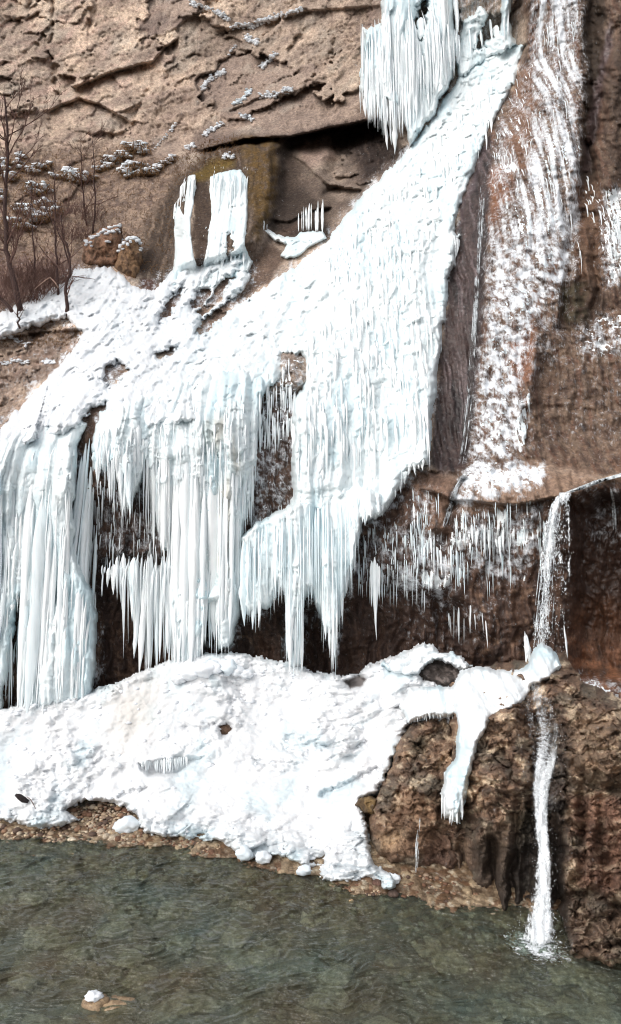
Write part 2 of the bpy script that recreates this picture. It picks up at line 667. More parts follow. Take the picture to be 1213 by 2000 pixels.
P_RIGHT = [(1030, -300), (1025, 88), (1000, 170), (955, 258), (905, 380), (885, 470), (870, 620), (840, 905), (900, 930), (1060, 905), (1160, 930), (1500, 900), (1500, -300)]
P_LOW = [(-300, 840), (0, 850), (160, 820), (300, 800), (500, 770), (600, 760), (760, 960), (830, 915), (890, 935), (1060, 910), (1160, 935), (1500, 910), (1500, 1500), (-300, 1500)]
P_CHANNEL = [(957, 258), (935, 300), (908, 380), (890, 460), (878, 560), (862, 700), (838, 905), (870, 930), (915, 905), (925, 800), (938, 700), (950, 500), (962, 320)]
P_SLOPE_GRASS = [(-300, 270), (0, 300), (120, 290), (270, 280), (340, 330), (350, 420), (330, 540), (230, 530), (120, 560), (0, 610), (-300, 640)]
P_CAVE = [(545, 275), (640, 258), (745, 235), (770, 300), (700, 370), (640, 450), (560, 470), (520, 450), (540, 380)]
P_TUFA = [(395, 290), (470, 270), (545, 272), (540, 350), (520, 430), (505, 480), (480, 500), (380, 540), (345, 540), (350, 420), (365, 330)]
P_MOSS1 = [(455, 275), (500, 268), (545, 272), (540, 330), (535, 400), (500, 470), (490, 400), (480, 320)]
P_MOSS2 = [(375, 340), (420, 310), (455, 305), (455, 330), (420, 345), (385, 358)]
P_WETDARK = [(575, 1400), (560, 1250), (470, 1220), (400, 1250), (190, 1190), (180, 1100), (190, 930), (280, 900), (300, 880), (500, 800), (590, 690), (575, 800), (570, 1000),
             (700, 1060), (760, 1100), (900, 1180), (960, 1300), (960, 1440), (575, 1440)]
P_RUST = [(1120, 1180), (1500, 1150), (1500, 1440), (1120, 1440)]
P_DARKR = [(1108, 985), (1213, 950), (1500, 940), (1500, 1240), (1115, 1230)]
P_STREAKR = [(1135, -300), (1190, -300), (1180, 100), (1165, 250), (1160, 380), (1130, 360), (1138, 200)]
P_PURPLE = [(1200, 60), (1180, 160), (1165, 260), (1150, 335), (1140, 330), (1150, 230), (1170, 130), (1190, 40)]

m_right = region(P_RIGHT, 8)
m_low = region(P_LOW, 14)
m_chan = sstep(-7, 7, sdf(PX + 0.4 * (wx - PX), PY, P_CHANNEL))
m_grass = region(P_SLOPE_GRASS, 18)
m_cave = region(P_CAVE, 14)
m_tufa = region(P_TUFA, 24)
m_up = np.clip(1 - m_right - m_low, 0, 1)

# relief (metres towards the camera are positive)
wu = X0 + 0.25 * fbm(X0 * 0.6, Z0 * 0.6, 3, 21)
wv = Z0 + 0.25 * fbm(X0 * 0.6, Z0 * 0.6, 3, 31)
ca, sa = math.cos(0.5), math.sin(0.5)
du, dv = wu * ca + wv * sa, -wu * sa + wv * ca     # bedding rises to the right
b1u, b1v = du * 0.22 + 0.12 * fbm(du * 1.5, dv * 1.5, 3, 23), dv * 0.34 + 0.12 * fbm(du * 1.5, dv * 1.5, 3, 24)
_, _, up_id, _, _ = voro(b1u, b1v, 3)
_, _, up_id2, _, _ = voro(du * 0.7 + 0.2 * fbm(du * 2, dv * 2, 3, 25), dv * 0.9 + 0.2 * fbm(du * 2, dv * 2, 3, 26), 4)
pits = voro(wu * 3.3, wv * 3.3, 12)[0]
rel_up = (0.8 * fbm(X0 * 0.13, Z0 * 0.13, 3, 1) + 0.52 * blocks(b1u, b1v, 3, 1.7, 0.08, 0.05) + 0.14 * fbm(wu * 3.4, wv * 0.8, 4, 16, 0.6) * sstep(220, 300, PX)
          + 0.26 * blocks(du * 0.7 + 0.2 * fbm(du * 2, dv * 2, 3, 25), dv * 0.9 + 0.2 * fbm(du * 2, dv * 2, 3, 26), 4, 1.4, 0.08, 0.06) * (0.35 + sstep(-0.2, 0.3, fbm(X0 * 0.25, Z0 * 0.25, 2, 27)))
          + 0.20 * fbm(du * 1.0, dv * 1.7, 6, 8, 0.6) - 0.10 * sstep(0.3, 0.1, pits) * sstep(0.1, 0.4, fbm(wu * 0.5, wv * 0.5, 2, 13))
          + 0.10 * ridged(wu * 2.6 + wv, wv * 3.6, 4, 9) + 0.10 * fbm(wu * 6, wv * 3.6, 4, 14, 0.6))
vert = fbm(wu * 3.2, wv * 0.45, 4, 41)
rel_right = (0.5 * fbm(X0 * 0.25, Z0 * 0.18, 3, 51) + 0.22 * vert + 0.28 * ridged(X0 * 0.7 + 0.3 * fbm(X0, Z0 * 0.4, 2, 58), Z0 * 0.06, 2, 57) + 0.14 * fbm(wu * 2.2 + wv * 1.4, wv * 3.0 - wu * 1.2, 4, 53)
             + 0.05 * ridged(wu * 5 + wv, wv * 2.0 - wu, 3, 55))
rel_low = (0.55 * fbm(X0 * 0.35, Z0 * 0.3, 3, 61) + 0.30 * fbm(wu * 1.8, wv * 0.6, 3, 62) + 0.16 * fbm(wu * 5, wv * 1.2, 4, 63)
           + 0.12 * ridged(wu * 2.5, wv * 2.8, 4, 64))
rel = 0.72 * rel_up * m_up + rel_right * m_right + rel_low * m_low
rel = rel * (1 - 0.8 * m_chan) + m_chan * (0.13 * fbm(X0 * 6, Z0 * 0.5, 4, 71) + 0.05 * fbm(X0 * 9, Z0 * 5, 3, 72))
rel = rel * (1 - 0.45 * m_grass)


def ledge(pts, amt, D, lip=0.0, ends=20):
    xs, ys = [p[0] for p in pts], [p[1] for p in pts]
    yl = np.interp(wx, xs, ys)
    w = sstep(xs[0] - ends, xs[0] + ends, wx) * (1 - sstep(xs[-1] - ends, xs[-1] + ends, wx))
    t = PY - yl
    return w * np.where(t > 0, -amt * np.exp(-np.maximum(t, 0) / D) * sstep(0, 4, t), lip * np.exp(np.minimum(t, 0) / (D * 0.5)))


rel = rel + ledge([(395, 292), (480, 270), (570, 265), (640, 250), (710, 235), (770, 222)], 2.8, 110, 0.5)
rel = rel + ledge([(150, 168), (175, 158), (230, 135), (290, 120), (345, 75)], 0.6, 30, 0.3, 8)
rel = rel + ledge([(90, 215), (150, 190), (200, 205), (260, 240)], 0.6, 25, 0.2, 10)
rel = rel + ledge([(420, 60), (520, 40), (600, 20), (740, 10)], 0.3, 26, 0.15, 20)
rel = rel + ledge([(450, 215), (520, 185), (580, 178)], 0.25, 20, 0.15, 10)
rel = rel + ledge([(520, 425), (560, 432), (600, 412), (642, 404)], 1.3, 36, 0.15, 10)
rel = rel + ledge([(570, 300), (640, 360), (700, 370)], 0.7, 40, 0.3, 15)
rel = rel + ledge([(0, 655), (90, 648), (160, 640)], 0.3, 40, 0.2, 20)
rel = rel - 1.5 * m_cave * sstep(540, 560, PX) * (1 - sstep(560, 640, PX)) * sstep(270, 290, PY) * (1 - sstep(350, 460, PY))
rel = rel * (1 - 0.75 * region([(285, 300), (400, 292), (560, 268), (640, 300), (640, 470), (540, 560), (260, 585), (285, 450)], 20))
rel = rel * (1 - 0.5 * m_tufa * sstep(330, 390, PX)) + 1.5 * m_tufa * sstep(300, 380, PX)
# deep diagonal cracks of the upper face
for pts, w_, a_ in [([(102, -20), (108, 40), (97, 100), (110, 170), (118, 200)], 4, 0.6), ([(190, 0), (170, 70), (185, 150)], 3, 0.3),
                    ([(0, 130), (60, 90), (100, 110)], 4, 0.35), ([(320, 0), (310, 60), (280, 100)], 3, 0.35), ([(0, 215), (50, 235), (40, 280)], 4, 0.4),
                    ([(150, 280), (240, 250), (300, 160)], 4, 0.3), ([(330, 170), (370, 120), (395, 60)], 3, 0.2), ([(60, 0), (30, 60), (0, 90)], 4, 0.3)]:
    rel = rel - 0.7 * a_ * np.exp(-(dist_line(wx, wy, pts) / w_) ** 2) * sstep(-0.35, 0.25, fbm(PX / 22, PY / 22, 3, 92))
# shelf of the right wall, shallow dents on the right
rel = rel + ledge([(830, 955), (890, 975), (1000, 985), (1060, 975), (1110, 965)], 0.5, 160, 0.15, 20)
rel = rel - 0.5 * np.exp(-(dist_line(wx, wy, [(870, 1060), (885, 1000), (905, 935)]) / 9) ** 2)
rel = rel - 1.6 * sstep(-20, 30, sdf(wx, wy, [(1112, 985), (1180, 965), (1500, 960), (1500, 1330), (1118, 1330)]))
rel = rel - 0.45 * np.exp(-(dist_line(wx, wy, P_PURPLE[:4]) / 10) ** 2)
rel = rel - 0.9 * np.exp(-(dist_line(wx, wy, [(1160, -200), (1162, 150), (1150, 360), (1140, 420)]) / 16) ** 2) + 0.5 * np.exp(-(dist_line(wx, wy, [(1205, -100), (1200, 200), (1195, 360)]) / 18) ** 2)
rel = rel - 0.5 * np.exp(-(dist_line(wx, wy, [(1120, 420), (1108, 560), (1100, 640)]) / 10) ** 2) - 0.4 * np.exp(-(dist_line(wx, wy, [(1160, 420), (1168, 560), (1160, 620)]) / 9) ** 2)
rel = rel + 0.4 * np.exp(-(dist_line(wx, wy, [(1060, 660), (1040, 720), (1030, 790)]) / 14) ** 2)
rel = rel - 0.9 * sstep(-20, 30, sdf(wx, wy, [(180, 1100), (320, 1095), (480, 1190), (640, 1180), (760, 1130), (900, 1180), (960, 1250), (960, 1420), (180, 1420)]))

# what carries ice: less relief beneath
P_CASCADE = [(1025, 88), (1000, 170), (955, 258), (935, 300), (905, 380), (888, 452), (898, 462), (890, 510), (878, 540), (872, 600), (862, 680), (850, 760), (838, 905),
             (815, 912), (790, 930), (765, 985), (745, 1005), (700, 985), (600, 1010), (572, 1020), (570, 900), (575, 780), (600, 735), (592, 690), (552, 690),
             (545, 740), (500, 790), (440, 830), (350, 830), (222, 850), (203, 790), (160, 840), (60, 870), (-270, 930), (-270, 830), (0, 838), (60, 772), (125, 702),
             (165, 650), (130, 622), (60, 640), (0, 662), (-270, 690), (-270, 630), (0, 612), (60, 585), (112, 562), (150, 525), (215, 520), (270, 562), (300, 568),
             (335, 528), (395, 512), (470, 496), (500, 536), (450, 600), (560, 532), (640, 470), (700, 390), (745, 345), (800, 290), (860, 210), (897, 150), (950, 98), (985, 85)]
HOLES = [[(356, 562), (350, 585), (330, 612), (308, 632), (318, 605), (340, 572)],
         [(424, 535), (412, 565), (398, 598), (372, 602), (385, 572), (412, 540)],
         [(520, 478), (562, 492), (556, 512), (520, 555), (455, 602), (400, 650), (384, 652), (396, 628), (440, 592), (488, 562), (494, 540), (470, 520)],
         [(462, 535), (440, 560), (432, 585), (392, 622), (386, 612), (412, 585), (432, 545)],
         [(207, 716), (236, 708), (250, 722), (232, 742), (212, 754), (200, 744)],
         [(205, 788), (175, 800), (158, 830), (160, 880), (190, 860)],
         [(300, 695), (345, 675), (340, 690), (310, 702)],
         ]
HOLES_EARTH = HOLES[:8]
rel = rel * (1 - 0.6 * sstep(-10, 10, sdf(PX, PY, P_CASCADE)))
Yr = (Ys - rel).astype(f32)
cliff_depth = Field(AX, AY, Yr)

P_G = [(-270, 880), (0, 850), (60, 832), (150, 812), (168, 826), (152, 870), (145, 1000), (150, 1080), (178, 1150), (192, 1210), (186, 1300), (180, 1372), (100, 1385), (48, 1390),
       (52, 1300), (48, 1165), (36, 1170), (26, 1240), (10, 1340), (0, 1400), (-270, 1410)]

P_C = [(195, 805), (340, 745), (450, 720), (510, 712), (518, 765), (506, 800), (500, 900), (492, 980), (476, 1030), (468, 1120), (470, 1190), (452, 1265), (428, 1275), (415, 1180),
       (402, 1230), (395, 1300), (345, 1305), (332, 1190), (325, 1075), (312, 1075), (308, 960), (285, 905), (268, 960), (250, 1005), (237, 960), (228, 905), (205, 922), (186, 915), (180, 880)]

P_H = [(470, 1048), (500, 1022), (560, 990), (640, 960), (700, 943), (748, 962), (746, 1008), (706, 1020), (696, 1100), (680, 1135), (668, 1190), (650, 1265), (630, 1215), (605, 1150),
       (590, 1200), (588, 1300), (562, 1305), (560, 1180), (545, 1140), (530, 1185), (510, 1190), (490, 1205), (472, 1185)]

# stone colour, with cave shade and wet-channel highlights painted in
nA = fbm(wu * 0.35, wv * 0.35, 4, 81)[..., None]
nB = fbm(du * 0.9, dv * 2.2, 4, 82)[..., None]
nC = fbm(wu * 3.2, wv * 3.2, 4, 83)[..., None]
nV = fbm(wu * 5.0, wv * 0.4, 4, 84)[..., None]
t_tan, t_grey, t_pink, t_brown = lin(196, 166, 136), lin(158, 136, 116), lin(186, 146, 128), lin(118, 92, 76)


def mixc(a, b, t):
    return a + (b - a) * t


colr = mixc(mixc(t_grey, t_tan, sstep(-0.25, 0.35, nA)), t_pink, sstep(-0.1, 0.5, nB) * 0.7 * sstep(650, 0, PX)[..., None])
colr = mixc(colr, t_brown, sstep(0.1, 0.6, -nC) * 0.6)
colr = colr * (0.84 + 0.32 * up_id[..., None]) * (0.86 + 0.28 * up_id2[..., None])
colr = mixc(colr, lin(216, 190, 160), (sstep(0.78, 0.9, up_id2) * 0.6)[..., None])
colr = mixc(colr, lin(110, 86, 84), (sstep(0.2, 0.08, up_id) * 0.6)[..., None])
colr = mixc(colr, lin(156, 132, 112), (sstep(250, 520, PX) * m_up)[..., None] * 0.5)
colr = mixc(colr, lin(116, 94, 82), sstep(-0.05, 0.45, fbm(du * 0.45, dv * 1.1, 4, 86, 0.6))[..., None] * 0.55)
colr = mixc(colr, lin(150, 140, 126), sstep(0.1, 0.5, fbm(du * 0.35 + 9, dv * 0.6, 4, 87, 0.6))[..., None] * 0.5)
grassc = mixc(lin(138, 110, 84), lin(100, 76, 62), sstep(-0.3, 0.4, nC))
colr = mixc(colr, grassc, m_grass[..., None] * 0.85)
colr = mixc(colr, lin(112, 80, 74), (region([(-300, 500), (0, 500), (130, 500), (150, 540), (100, 580), (0, 620), (-300, 640)], 25) * 0.7)[..., None])
rightc = mixc(lin(104, 80, 66), lin(142, 118, 98), sstep(-0.3, 0.5, nC))
rightc = mixc(rightc, lin(122, 78, 54), sstep(-0.1, 0.5, nV) * 0.6)
rightc = mixc(rightc, lin(70, 54, 46), sstep(0.05, 0.6, -nV) * 0.6)
rightc = rightc * 0.74
colr = mixc(colr, rightc, m_right[..., None])
lowc = mixc(lin(84, 60, 46), lin(58, 42, 36), sstep(-0.3, 0.4, nV))
lowc = mixc(lowc, lin(124, 96, 74), sstep(0.15, 0.6, nC) * 0.7)
colr = mixc(colr, lowc, m_low[..., None])


def tint(poly, c, k, soft=12, nz=None, th=(-0.4, 0.4)):
    global colr
    w = region(poly, soft) * k
    if nz is not None:
        w = w * sstep(th[0], th[1], nz[..., 0])
    colr = mixc(colr, np.asarray(c, f32), w[..., None])


tint(P_WETDARK, lin(64, 46, 38), 0.75, 20, nC + 0.2)
tint([(540, 275), (580, 268), (585, 380), (545, 440), (520, 440), (535, 380)], lin(52, 40, 32), 0.9, 12)  # cave tints: brown rock with the overhang's shade painted in
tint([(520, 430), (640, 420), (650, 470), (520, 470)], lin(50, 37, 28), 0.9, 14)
tint([(640, 250), (745, 232), (790, 290), (740, 345), (700, 380), (660, 300)], lin(84, 62, 52), 0.85, 24)  # right side of the cave, shade painted into the stone colour
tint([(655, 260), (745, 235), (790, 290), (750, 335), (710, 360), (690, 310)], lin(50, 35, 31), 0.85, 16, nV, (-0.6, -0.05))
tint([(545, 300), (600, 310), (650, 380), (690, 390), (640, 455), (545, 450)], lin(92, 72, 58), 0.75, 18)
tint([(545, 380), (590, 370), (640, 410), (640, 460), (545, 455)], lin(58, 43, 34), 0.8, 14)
tint([(580, 275), (650, 262), (660, 310), (600, 330)], lin(166, 130, 112), 0.7, 12)
tint([(380, 255), (480, 262), (575, 255), (700, 232), (745, 215), (745, 240), (570, 275), (400, 300), (370, 290)], lin(98, 78, 70), 0.8, 10)
tint(P_TUFA, lin(80, 58, 38), 0.9, 10, nV, (-0.7, 0.1))
tint([(372, 345), (412, 340), (408, 470), (395, 545), (372, 545), (384, 470)], lin(72, 50, 34), 0.8, 6)
tint(P_MOSS1, lin(106, 80, 30), 0.9, 8, nC, (-0.7, 0.0))
tint(P_MOSS2, lin(100, 80, 32), 0.8, 8)
tint([(340, 350), (370, 330), (345, 540), (300, 570), (270, 560), (290, 440)], lin(66, 49, 35), 0.85, 14, nV + 0.3)
tint([(270, 545), (310, 550), (300, 575), (275, 572)], lin(92, 54, 40), 0.9, 5)
tint([(580, 440), (480, 490), (370, 640), (300, 640), (340, 560), (450, 520)], lin(108, 76, 54), 0.9, 16)
tint([(600, 0), (742, 0), (735, 130), (690, 120), (640, 60)], lin(102, 76, 66), 0.6, 30, nC)
for h_ in HOLES_EARTH:
    tint(h_, lin(92, 66, 48), 0.9, 6)
tint(P_CHANNEL, lin(68, 53, 51), 1.0, 6)
nW = fbm(wu * 9.0, wv * 0.22, 3, 85)[..., None]
tint(P_CHANNEL, lin(36, 29, 30), 0.85, 6, nV, (0.0, 0.45))
tint(P_CHANNEL, lin(112, 98, 102), 0.7, 6, nW, (0.15, 0.5))  # light stripes: painted highlights of the wet, glossy rock
tint([(940, 420), (958, 330), (950, 500), (935, 700), (918, 900), (900, 900), (925, 600)], lin(40, 34, 34), 0.7, 6)
tint([(930, 310), (955, 275), (915, 380), (896, 450), (888, 450), (905, 380)], lin(96, 82, 88), 0.8, 6)
tint(P_STREAKR, lin(52, 40, 28), 0.95, 10)
tint([(1130, 350), (1175, 350), (1180, 560), (1150, 600), (1120, 560)], lin(96, 68, 46), 0.7, 14)
tint([(1185, 100), (1290, 0), (1290, 380), (1180, 350)], lin(74, 58, 46), 0.7, 14)
tint([(1080, 560), (1140, 540), (1200, 600), (1150, 640), (1090, 650)], lin(60, 46, 36), 0.6, 14)
tint(P_PURPLE, lin(88, 74, 76), 0.9, 6)
tint([(1090, 560), (1140, 555), (1150, 620), (1120, 640), (1095, 610)], lin(62, 56, 34), 0.8, 10, nC, (-0.6, 0.1))
tint([(955, 330), (985, 320), (1000, 390), (985, 400), (960, 450)], lin(136, 84, 48), 0.7, 8)
tint([(1010, 150), (1045, 120), (1040, 330), (990, 360), (985, 280)], lin(124, 86, 60), 0.7, 12)
tint([(1000, 660), (1050, 640), (1040, 740), (1000, 760)], lin(132, 84, 54), 0.8, 14)
tint([(1060, 660), (1213, 640), (1213, 900), (1050, 890)], lin(116, 96, 80), 0.7, 25, nC, (-0.5, 0.3))
tint([(1040, 902), (1160, 925), (1110, 975), (900, 1000), (890, 950)], lin(150, 122, 100), 0.8, 12)
tint([(800, 920), (890, 930), (870, 1040), (820, 1020)], lin(128, 100, 82), 0.8, 12)
tint(P_DARKR, lin(62, 44, 36), 0.95, 14)
tint(P_RUST, lin(104, 68, 44), 0.7, 30, nV + 0.2)
tint([(1110, 1250), (1213, 1270), (1500, 1270), (1500, 1440), (1100, 1440)], lin(146, 94, 56), 0.7, 20, nC, (-0.4, 0.4))
tint([(0, 655), (160, 640), (130, 700), (60, 775), (0, 840), (-270, 860), (-270, 690)], lin(112, 86, 68), 0.8, 8, nC + 0.3)
wet = np.clip(m_chan + 0.45 * m_low + 0.6 * region(P_DARKR, 12) + region(P_PURPLE, 6) + 0.3 * m_right, 0, 1)

frost_cover = np.zeros(PX.shape, f32)
for poly_, k_, sf_ in [([(1030, -300), (1142, -300), (1138, 150), (1130, 400), (1120, 550), (1080, 580), (1042, 650), (1022, 740), (1032, 800), (1018, 890), (916, 900), (932, 750), (948, 620), (952, 450), (985, 370), (1028, 345), (1040, 200)], 0.72, 12),
                       ([(955, 270), (1040, 100), (1045, 340), (985, 380), (960, 470)], 0.4, 12), ([(1020, 600), (1110, 560), (1100, 700), (1030, 760), (1035, 890), (1010, 890)], 0.34, 25),
                       ([(1172, 370), (1290, 350), (1290, 560), (1178, 560)], 0.6, 12), ([(1120, 640), (1165, 615), (1290, 600), (1290, 710), (1185, 705), (1130, 695)], 0.5, 16),
                       ([(893, 925), (930, 900), (1062, 905), (1068, 945), (1020, 965), (920, 985), (885, 985)], 0.8, 8), ([(800, 940), (845, 960), (840, 1020), (880, 1070), (890, 1000), (1060, 985), (1055, 1080), (1010, 1140), (900, 1130), (860, 1190), (760, 1160), (800, 1060)], 0.56, 20),
                       ([(185, 930), (330, 890), (330, 1090), (190, 1110)], 0.34, 20), ([(500, 700), (600, 690), (580, 800), (560, 990), (490, 1020)], 0.4, 10), ([(700, 1030), (820, 1000), (870, 1130), (760, 1180), (700, 1130)], 0.36, 20),
                       ([(1130, 1310), (1180, 1325), (1280, 1360), (1280, 1430), (1200, 1410), (1140, 1380)], 0.6, 10), ([(1040, 650), (1290, 700), (1290, 890), (1050, 890)], 0.16, 30), ([(1120, 940), (1290, 930), (1290, 1100), (1140, 1060)], 0.26, 20),
                       ([(0, 640), (170, 630), (130, 720), (60, 780), (0, 840)], 0.18, 14), ([(190, 705), (258, 700), (258, 770), (185, 775)], 0.5, 8), ([(800, -100), (1030, -100), (1010, 90), (900, 160)], 0.42, 20),
                       ([(760, 1150), (1000, 1150), (960, 1280), (800, 1260)], 0.2, 30)]:
    frost_cover = np.maximum(frost_cover, region(poly_, sf_ * 1.8) * k_)
for poly_ in (P_CASCADE, P_G, P_C, P_H):                  # rime on the stone beside the ice
    sd_ = sdf(wx, wy, poly_)
    frost_cover = np.maximum(frost_cover, 0.5 * sstep(-26, -2, sd_) * (0.4 + 0.8 * sstep(-0.2, 0.4, fbm(PX / 40, PY / 40, 3, 763))) * (1 - 0.8 * m_chan))
fq = mixc(fbm(X0 * 3.0 + Z0 * 1.6, Z0 * 2.2 - X0 * 1.4, 4, 761, 0.62), fbm(X0 * 4.5, Z0 * 0.35, 4, 762, 0.6), sstep(16.0, 19.0, Z0))
frost_cover = frost_cover * (0.42 + 0.95 * sstep(-0.4, 0.45, fq))
lum_ = (colr @ np.array([0.3, 0.55, 0.15], f32))[..., None]
colr = lum_ + (colr - lum_) * (0.76 - 0.2 * m_up[..., None])
colr = colr * np.array([1.0, 0.985, 0.985], f32)
tint(P_MOSS1, lin(96, 73, 32), 0.75, 12, nC, (-0.5, 0.3))
tint(P_MOSS1, lin(54, 40, 22), 0.7, 8, nV, (0.1, 0.5))
tint(P_MOSS2, lin(104, 84, 30), 0.7, 8)
cliff = link("cliff", grid_mesh("cliff", PX, PY, Yr, None, colr * (1.16 + 0.14 * m_up - 0.36 * region([(285, 440), (345, 335), (395, 296), (480, 278), (570, 270), (640, 256), (745, 236), (800, 290), (640, 450), (560, 500), (460, 530), (270, 560)], 14))[..., None], {'wet': wet, 'frost': frost_cover}), M_ROCK)  # region factor paints extra shade into the alcove under the overhang
tag(cliff, "tall brown limestone cliff face behind the ice", "cliff", kind='structure')

# ------------------------------------------------------------------ ICE SHEETS
def domes(u, v, seed, p=1.0):
    f1, f2, cid, ox, oy = voro(u, v, seed)
    return np.clip(1 - f1 * f1 * 1.6, 0, 1), cid, f2 - f1


def flutes(X, Z, seed, w=0.32):
    """vertical columns of frozen drips: broad fused columns, narrower strands on them"""
    wob = fbm(X * 0.6, Z * 0.3, 3, seed + 3)
    xx = X / w + 0.6 * wob
    big, idg, eg = domes(X / (w * 3.2) + 0.35 * wob, Z * 0.09, seed + 6)
    a, ida, ea = domes(xx, Z * 0.16, seed)
    b, idb, eb = domes(xx * 2.3, Z * 0.45, seed + 1)
    c, idc, ec = domes(xx * 4.2, Z * 1.3, seed + 2)
    n = sstep(-0.3, 0.4, fbm(X * 0.9, Z * 0.4, 2, seed + 12))
    return 0.5 * big * (0.3 + idg) + 0.2 * a * (0.3 + ida) + (0.10 * b * (0.3 + idb) + 0.04 * c) * (0.3 + n) + 0.07 * fbm(X * 1.6, Z * 1.1, 4, seed + 9)


def scales(X, Z, seed, ang=0.6, k=1.0):
    """crusty frozen lumps, longer down the slope"""
    c, s = math.cos(ang), math.sin(ang)
    wX = X + 0.3 * fbm(X * 1.3, Z * 1.3, 3, seed + 5)
    wZ = Z + 0.3 * fbm(X * 1.3, Z * 1.3, 3, seed + 6)
    u, v = (wX * c + wZ * s), (-wX * s + wZ * c)
    m1 = sstep(-0.3, 0.5, fbm(X * 0.6, Z * 0.6, 3, seed + 7))
    m2 = sstep(-0.4, 0.4, fbm(X * 1.1, Z * 1.1, 2, seed + 8))
    b, idb, _ = domes(u * 2.6 * k, v * 4.6 * k, seed + 1)
    d, idd, _ = domes(u * 6.0 * k, v * 8.5 * k, seed + 2)
    return 0.22 * fbm(u * 0.9, v * 2.0, 5, seed + 9, 0.6) + 0.13 * b * idb * idb * (0.2 + m1) * 1.5 + 0.07 * d * idd * (0.3 + m2)


SHEETS = {}


def ice_sheet(name, poly, thick, relief, label, cat, holes=(), edge=14, rag=7, yfn=None, step=2.0, dirt=None, mat=None, snowy=None, rag_scale=22.0):
    xs, ys = [p[0] for p in poly], [p[1] for p in poly]
    ax = np.arange(max(min(xs), -275) - 6, min(max(xs), 1480) + 7, step, dtype=f32)
    ay = np.arange(max(min(ys), -255) - 6, max(ys) + 7, step, dtype=f32)
    px, py = np.meshgrid(ax, ay)
    jx = rag * fbm(px / rag_scale, py / (rag_scale * 2), 3, 111)
    jy = rag * fbm(px / rag_scale * 2, py / (rag_scale * 2), 3, 112)
    s = sdf(px + jx, py + jy, poly)
    hx, hy = 9 * fbm(px / 13, py / 13, 4, 113), 9 * fbm(px / 13, py / 13, 4, 114)
    for h in holes:
        s = np.minimum(s, -sdf(px + hx, py + hy, h))
    ysm = smooth_depth(px, py) if yfn is None else yfn(px, py).astype(f32)
    yrk = cliff_depth(px, py)
    X, _, Z = to_xyz(px, py, ysm)
    r = relief(px, py, X, Z)
    t = np.clip(s / edge, 0, 1)
    prof = np.sqrt(np.clip(1 - (1 - t) ** 2, 0, 1))
    top = ysm - thick - r
    top = np.minimum(top, yrk - 0.04 - 0.5 * r) if yfn is None else top
    Y = yrk + 0.12 + (top - yrk - 0.12) * prof
    Y = np.where(s < 0, yrk + 0.15, Y)
    base = lin(240, 248, 250) * np.ones(px.shape + (1,), f32)
    deep = lin(224, 241, 246)
    k = sstep(0.0, 0.55, fbm(X * 0.8, Z * 0.3, 3, 121) + 0.1)
    if snowy is None:
        deep = lin(217, 237, 243)
    col = mixc(base, deep, (k * 0.85)[..., None])
    if snowy is not None:
        col = mixc(col, lin(246, 248, 252), snowy(px, py)[..., None] * 0.9)
        col = col * (1 - 0.05 * snowy(px, py)[..., None])
    if dirt is not None:
        for dp, dc, dk in dirt:
            w = sstep(-22, 22, sdf(px + 2 * jx, py + 2 * jy, dp)) * dk * sstep(-0.5, 0.4, fbm(X * 2.4, Z * 0.5, 3, 131))
            col = mixc(col, np.asarray(dc, f32), w[..., None])
    o = link(name, grid_mesh(name, px, py, Y, s > -3, col * 0.885), mat or M_ICE)
    tag(o, label, cat)
    SHEETS[name] = Field(ax, ay, np.where(s > 0, Y, np.minimum(yrk, ysm - 0.3 * thick)).astype(f32))
    return o, SHEETS[name]


def cascade_relief(px, py, X, Z):
    f = flutes(X, Z, 201, 0.36)
    sc = scales(X, Z, 211, 0.75)
    sc2 = scales(X, Z, 221, 0.25, 0.9)
    steep = sstep(600, 760, px) * sstep(330, 560, py)          # vertical drips lower right
    low = sstep(700, 850, py + 0.0 * px)
    wv_ = np.clip(np.maximum(steep * 0.85, low), 0, 1)
    top_r = sstep(560, 760, px)
    slope = sc * top_r + sc2 * (1 - top_r)
    return slope * (1 - 0.3 * wv_) + 1.15 * f * wv_ + 0.2 * (1 - wv_) * ridged(X * 1.2 - Z * 0.5, Z * 0.35 + X * 0.2, 3, 233) + 0.22 * fbm(X * 0.5, Z * 0.5, 3, 231)


cascade, cas_d = ice_sheet("frozen_cascade", P_CASCADE, 0.55, cascade_relief,
                           "broad white frozen cascade sweeping down the slope from the upper right", "frozen waterfall", HOLES, edge=14,
                           snowy=lambda px, py: sstep(900, 500, px + 0.4 * py) * 0.9)


def flute_relief(seed, w=0.34, k=1.0, lum=0.3):
    def f(px, py, X, Z):
        return k * flutes(X, Z, seed, w) + lum * scales(X, Z, seed + 40, 0.1) + 0.25 * fbm(X * 0.7, Z * 0.25, 3, seed + 80)
    return f


curtain_left, gd = ice_sheet("ice_curtain", P_G, 0.75, flute_relief(301, 0.45, 1.25, 0.3), "tall pale blue ice curtain at the left edge reaching the snow bank", "ice curtain", edge=16)
curtain_mid, cd = ice_sheet("ice_curtain", P_C, 0.6, flute_relief(331, 0.3, 1.1, 0.7), "wide ice curtain with beige stained middle between the brown hollows", "ice curtain", edge=11,
                            dirt=[([(405, 830), (450, 800), (470, 900), (455, 1100), (415, 1230), (400, 1000)], lin(214, 208, 196), 0.8)])
curtain_ledge, hd = ice_sheet("ice_curtain", P_H, 0.95, flute_relief(361, 0.3, 1.1, 0.4), "ice curtain hanging from the slanting ledge beside the brown overhang", "ice curtain", edge=10)
P_U = [(742, -255), (745, 44), (708, 58), (703, 178), (722, 190), (745, 196), (770, 205), (790, 230), (803, 284), (850, 218), (888, 150), (893, 90), (888, 30), (880, -255)]
